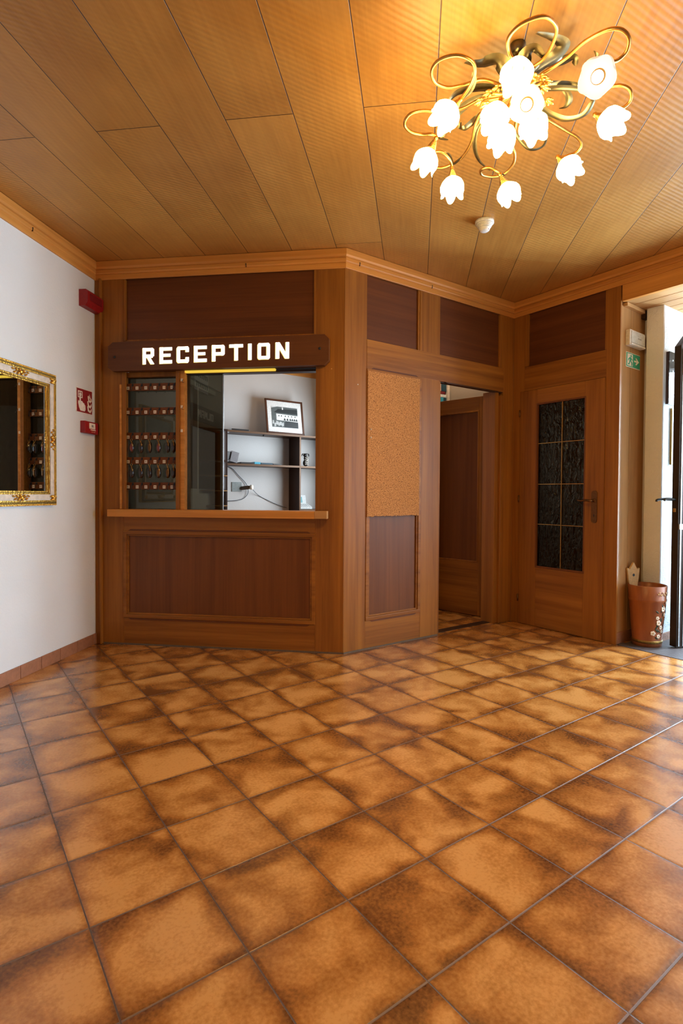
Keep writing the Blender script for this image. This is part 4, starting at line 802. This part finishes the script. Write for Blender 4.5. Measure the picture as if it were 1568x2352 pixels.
def coil_cap(g, Mx):
    g.lathe([(0, -.030), (.005, -.029), (.009, -.022), (.008, -.014), (.005, -.010), (.007, -.008), (.0205, .034), (0, .036)], 14, Mx)
    for k in range(7):
        r_ = .0075 + .0021 * k; z_ = -.006 + .0062 * k
        g.lathe([(r_ - .001, z_ - .0025), (r_ + .0016, z_ - .001), (r_ + .0020, z_ + .001), (r_ - .0002, z_ + .0026)], 18, Mx)
for k, pts in ARMS.items():
    cp, tip = Vector(SHADES[k][0]), Vector(SHADES[k][1]); d = (tip - cp).normalized()
    if k == 'b': d = Vector((-.38, -.72, -.58)).normalized()
    if k == 'j': d = Vector((-.28, -.76, -.58)).normalized()
    if k in 'bj': cp = tip - d * .112
    pts = [Vector(p) for p in pts]; pts[-1] = cp - d * .026; 
    if k in 'bj': pts[-2] = (pts[-3] + pts[-1]) / 2 + Vector((0, 0, .012))
    n_ = len(pts); thin = k in 'ijkl'
    arm = build('arm', G().tube([ctr + (pts[0] - ctr) * .3] + pts, [.006] + [(.0060 if not thin else .0048) for _ in range(n_)], 8, 4), brass, ch)
    Mx = axis_matrix(cp, d)
    cap = G(); coil_cap(cap, Mx); build('coil_cap', cap, brass, arm)
    g = G(); tulip(g, Mx, ord(k), 1 if k in 'bj' else 0); g.raw = True; build('lamp_shade', g, shade_soft if k in 'bj' else shade_m, arm)
    g = G(); g.lathe([(0, .03), (.012, .032), (.016, .05), (.0185, .066), (.016, .081), (.009, .088), (0, .090)], 16, Mx); build('bulb', g, bulb_soft if k in 'bj' else bulb_m, arm)
    sl = bpy.data.lights.new('lamp_light', 'SPOT'); sl.energy = 3.5; sl.color = (1.0, .68, .28); sl.spot_size = R(165); sl.spot_blend = .6; sl.shadow_soft_size = .035
    so = bpy.data.objects.new('lamp_light', sl); COL.objects.link(so); so.matrix_world = Matrix.Translation(cp + d * .118) @ Vector((0, 0, -1)).rotation_difference(d).to_matrix().to_4x4()
for pts, w in LEAVES:
    g = G(); g.ribbon([ctr + (Vector(pts[0]) - ctr) * .6] + pts if w > .012 and (Vector(pts[0]) - ctr).length < .3 else pts, w * 1.3); build('metal_leaf', g, bronze, ch)
for k, p_ in enumerate(ACANTHUS):
    p_ = Vector(p_); g = G(); a = math.atan2(p_.y - ctr.y, p_.x - ctr.x)
    for j in range(5):
        aa = a + (j - 2) * .55; L_ = .028 - .004 * abs(j - 2)
        g.ell(p_ + Vector((math.cos(aa) * L_ * .8, math.sin(aa) * L_ * .8, .004 * (j % 2))), (L_ * .62, .0062, .0045), Matrix.Rotation(aa, 4, 'Z') @ Matrix.Rotation(.5, 4, 'Y'), 8, 5)
    g.tube([ctr + Vector((0, 0, -.03)), (p_ + ctr) / 2 + Vector((0, 0, -.02)), p_], [.004, .005, .006], 6, 2)
    build('gilt_acanthus', g, plain('bright_gilt', (.80, .52, .16), .35, .9) if k == 0 else bpy.data.materials['bright_gilt'], ch)

# ================================================================ inside the office
sh = thing('office_shelving', FB, (.0, -.14, 0), 'dark shelving unit with pale front edges on the white office back wall', 'shelving')
SD = .26
for z in (.905, 1.452, 1.836):
    x0_ = .34 if z < 1 else -.65
    build('shelf', G().box(x0_, .78, -SD, 0, z - .024, z, .0015), dark_h, sh)
    build('edge_strip', G().box(x0_, .78, -SD - .003, -SD, z - .023, z - .001), edge_w, sh)
for x in (-.651, .338):
    build('upright', G().box(x, x + .024, -SD, 0, 0, 1.812, .001), dark_v, sh); build('edge_strip', G().box(x + .002, x + .022, -SD - .003, -SD, .0, 1.81), edge_w, sh)
cabm = thing('office_cupboard', FB, (-1.6, -.2, 0), 'tall dark brown cupboard with narrow shelf edges behind the sliding glass', 'cupboard')
build('side_panel', G().box(-.68, -.655, -.34, 0, 0, 1.83, .001), dark_v, cabm); build('side_panel', G().box(-1.9, -1.87, -.34, 0, 0, 1.83, .001), dark_v, cabm); build('back_panel', G().box(-1.87, -.68, -.03, 0, 0, 1.83), dark_v, cabm)
for z in (.97, 1.14, 1.31, 1.48, 1.83): build('shelf', G().box(-1.87, -.68, -.34, -.03, z - .02, z, .001), dark_h, cabm)
for z in (.97, 1.14, 1.31): build('shelf_edge', G().box(-.98, -.657, -.343, -.34, z - .014, z - .004), pine_h, cabm)
build('door_panel', G().box(-1.9, -.99, -.36, -.345, 0, 1.83, .002), dark_v, cabm)
# photograph leaning on the top shelf
MP = FB @ Matrix.Translation((.178, -.205, 1.838)) @ Matrix.Rotation(R(-9), 4, 'X') @ Matrix.Rotation(R(0), 4, 'Z')
s = thing('framed_photograph', MP, (0, 0, 0), 'framed black and white photograph of a large house leaning on the top office shelf', 'picture')
fw, fh = .265, .435
build('frame', (lambda g: (g.box(-fw, fw, -.012, .006, 0, .022, .003), g.box(-fw, fw, -.012, .006, fh - .022, fh, .003), g.box(-fw, -fw + .022, -.012, .006, 0, fh, .003), g.box(fw - .022, fw, -.012, .006, 0, fh, .003), g)[-1])(G()), wood('picture_frame_wood', (.06, .02, .008), (.13, .045, .018), 'z'), s)
build('mount', G().box(-fw + .02, fw - .02, -.003, .003, .02, fh - .02), white_s, s)
pr_ = build('print', G().box(-.185, .185, -.0045, -.002, .085, .345), plain('mid_grey_print', (.10, .115, .11), .5, 0, 0, 35), s)
def flat(nm, polys, mat, y=-.0052):
    g = G()
    for p_ in polys: g.poly(p_, y, y + .001)
    return build(nm, g, mat, pr_)
flat('printed_sky', [[(-.185, .345), (-.185, .325), (-.10, .345)]], lgrey)
flat('printed_roof', [[(-.15, .27), (-.09, .315), (.185, .325), (.185, .262)]], plain('dark_print', (.018, .022, .022), .5))
flat('printed_house', [[(-.12, .255), (.185, .245), (.185, .165), (-.12, .175)]], white_s)
flat('printed_chimney', [[(-.035, .34), (-.02, .34), (-.02, .31), (-.035, .31)]], white_s, -.0058)
flat('printed_windows', [[(x, .222), (x + .012, .222), (x + .012, .238), (x, .238)] for x in (-.09, -.055, .0, .045, .09, .14)], bpy.data.materials['dark_print'], -.0058)
flat('printed_trees', [[(x, .175), (x + .03, .175), (x + .018, .205), (x + .006, .20)] for x in (-.02, .02, .06, .09, .12, .15)], bpy.data.materials['dark_print'], -.0060)
flat('printed_meadow', [[(-.0, .165), (.185, .16), (.185, .085), (-.02, .085)]], bpy.data.materials['dark_print'])
random.seed(2)
flat('printed_figures', [[(x, z), (x + .010, z), (x + .012, z + .04), (x + .004, z + .048)] for x, z in [(-.18 + .012 * k, .095 + random.uniform(-.006, .03)) for k in range(13)]], lgrey, -.0058)

s = thing('flat_book', FB, (-.45, -.15, 1.837), 'thin dark book lying at the left end of the top office shelf', 'book'); build('cover', G().box(-.56, -.34, -.24, -.05, 1.837, 1.856, .002), black, s)
s = thing('shelf_knob', FB, (-.13, -.20, 1.812), 'small dark knob under the top office shelf', 'knob'); build('disc', G().tube([(-.13, -.20, 1.812), (-.13, -.20, 1.794)], .010, 10, 0), black, s)
# box file leaning on the middle shelf
ML = FB @ Matrix.Translation((-.560, -.13, 1.472)) @ Matrix.Rotation(R(13), 4, 'Y')
s = thing('leaning_box_file', ML, (0, 0, 0), 'grey box file leaning at the left end of the middle office shelf', 'box file'); build('cover', G().box(-.02, .075, -.10, .10, -.0, .125, .003), grey, s); build('paper_stack', G().box(-.034, -.021, -.09, .10, .02, .11), black, s)
for k, (x0_, x1_, zt, mt, lb) in enumerate(((-.44, -.27, .018, black, 'flat dark folder on the middle office shelf, left of the cyan card'), (-.265, -.187, .026, cyan, 'cyan blue card box lying on the middle office shelf'), (-.18, -.02, .020, navy, 'thin navy folder on the middle shelf, right of the cyan card'), (-.015, .10, .015, black, 'small black folder on the middle shelf, right of the navy one'))):
    s = thing('flat_folder', FB, (x0_, -.1, 1.453), lb, 'folder'); build('cover', G().box(x0_, x1_, -.235, -.06, 1.453, 1.453 + zt, .002), mt, s)
# dark figurine right of the upright
s = thing('figurine', FB @ Matrix.Translation((-.135, -.03, 0)), (.60, -.17, 1.453), 'small dark figurine with pale stripes right of the shelf upright', 'figurine')
g = G(); g.ell((.60, -.17, 1.495), (.034, .03, .043)); g.ell((.605, -.17, 1.555), (.028, .026, .033)); g.ell((.59, -.17, 1.592), (.022, .022, .022))
build('body', g, black, s)
g = G()
for k in range(5): g.tube([(.575, -.195, 1.47 + k * .022), (.60, -.207, 1.48 + k * .022), (.625, -.195, 1.468 + k * .022)], .003, 5)
build('stripe', g, offwhite, s)
g = G()
for k in range(6): g.ribbon([(.60, -.17, 1.60), (.60 + .04 * math.cos(k), -.17 + .035 * math.sin(k), 1.61), (.60 + .055 * math.cos(k), -.17 + .045 * math.sin(k), 1.575 - .01 * (k % 3))], .011)
build('leafy_plume', g, black, s)
# socket, plug and cables on the back wall
s = thing('wall_socket', FB, (-.36, 0, 1.14), 'grey double wall socket plate with a plug below the office shelf', 'wall socket')
build('plate', G().box(-.455, -.325, -.008, 0, 1.125, 1.24, .003), plain('grey_plate', (.30, .33, .31), .5), s)
build('plug', G().tube([(-.33, -.008, 1.165), (-.27, -.06, 1.175), (-.24, -.085, 1.178)], [.022, .024, .018], 12, 0), plain('brown_plug', (.12, .085, .055), .5), s)
build('plug_cap', G().tube([(-.245, -.085, 1.178), (-.225, -.105, 1.178)], [.030, .028], 14, 0), offwhite, s)
s = build('cable', G().tube([(-.52, -.01, 1.425), (-.45, -.01, 1.40), (-.37, -.012, 1.32), (-.27, -.015, 1.22), (-.245, -.02, 1.12), (-.29, -.012, 1.05), (-.38, -.012, 1.02), (-.52, -.01, 1.01)], .004, 6), cable_m, M=FB, org=(-.4, 0, 1.0)); tag(s, 'grey cable looping over the white office wall past the plug', 'cable')
s = build('cable', G().tube([(-.235, -.09, 1.17), (-.10, -.01, 1.08), (.07, -.01, 1.00), (.2, -.01, .95), (.30, -.01, .92)], .0035, 6), cable_m, M=FB, org=(0, 0, .92)); tag(s, 'thin cable sagging from the plug down to the right on the office wall', 'cable')
s = build('cable', G().tube([(-.545, -.01, 1.24), (-.515, -.012, 1.17), (-.53, -.01, 1.10)], .004, 6), cable_m, M=FB, org=(-.5, 0, 1.1)); tag(s, 'short dark cable arc beside the left shelf upright', 'cable')
# telephone with a teal screen
s = thing('telephone', FB, (.46, -.15, .906), 'pale grey desk telephone with teal screen beside the shelf upright', 'telephone')
MPh = Matrix.Translation((.455, -.10, .955)) @ Matrix.Rotation(R(-8), 4, 'Z')
tp = build('screen_housing', G().box(-.065, .085, -.0, .03, .01, .135, .006, MPh @ Matrix.Rotation(R(-15), 4, 'X')), lgrey, s); build('screen', G().box(-.055, .030, -.003, .0, .035, .11, 0, MPh @ Matrix.Rotation(R(-15), 4, 'X')), teal, tp)
bd = build('body', G().poly([(-.14, -.045), (.0, -.045), (.0, .02), (-.14, -.02)], -.10, .07, MPh @ Matrix.Rotation(R(90), 4, 'Z')), lgrey, s)
g = G()
for i in range(5):
    for j in range(3): g.box(-.045 + i * .028, -.028 + i * .028, -.125 + j * .036, -.108 + j * .036, -.026 + .010 * j, -.012 + .011 * j, .002, MPh)
build('keypad', g, grey, bd)
# shelf with folders seen above the open door leaf
FK = F(C3 + .735 * D(125.3), 35.3)
s = thing('folder_shelf', FK, (-.25, .15, 0), 'tall office bookcase with a pale side panel above the open dark door', 'bookcase')
build('side_panel', G().box(-.042, -.012, .0, .30, 0, 2.45, .002), cream, s); build('side_panel', G().box(-.50, -.47, .0, .30, 0, 2.45, .002), cream, s); build('back_panel', G().box(-.47, -.042, .288, .30, 0, 2.45), dark_v, s)
build('top_board', G().box(-.47, -.042, .0, .30, 2.42, 2.45, .001), dark_h, s)
for z in (.4, .9, 1.4, 1.945): build('shelf', G().box(-.47, -.042, .01, .288, z - .02, z, .001), dark_h, s)
for (a_, b_, z0_, z1_, mt, lb) in ((-.114, -.046, 2.105, 2.37, navy, 'upright dark teal ring binder above the lying maroon box file'), (-.168, -.118, 2.105, 2.36, pinkish, 'upright pale pink folder left of the dark teal binder'), (-.24, -.062, 2.076, 2.104, maroon, 'maroon box file lying on the folder pile'), (-.24, -.048, 2.046, 2.075, white_s, 'white stack of paper lying under the maroon box file'), (-.124, -.084, 1.946, 2.045, cyan, 'cyan folder below the white paper stack'), (-.24, -.126, 1.946, 2.045, white_s, 'white box left of the cyan folder'), (-.082, -.045, 1.946, 2.045, navy, 'small dark teal folder right of the cyan folder')):
    o = build('office_folder', G().box(a_, b_, .012, .26, z0_, z1_, .003), mt, M=FK, org=(a_, .1, z0_)); tag(o, lb, 'folder', 'folders above the open door')
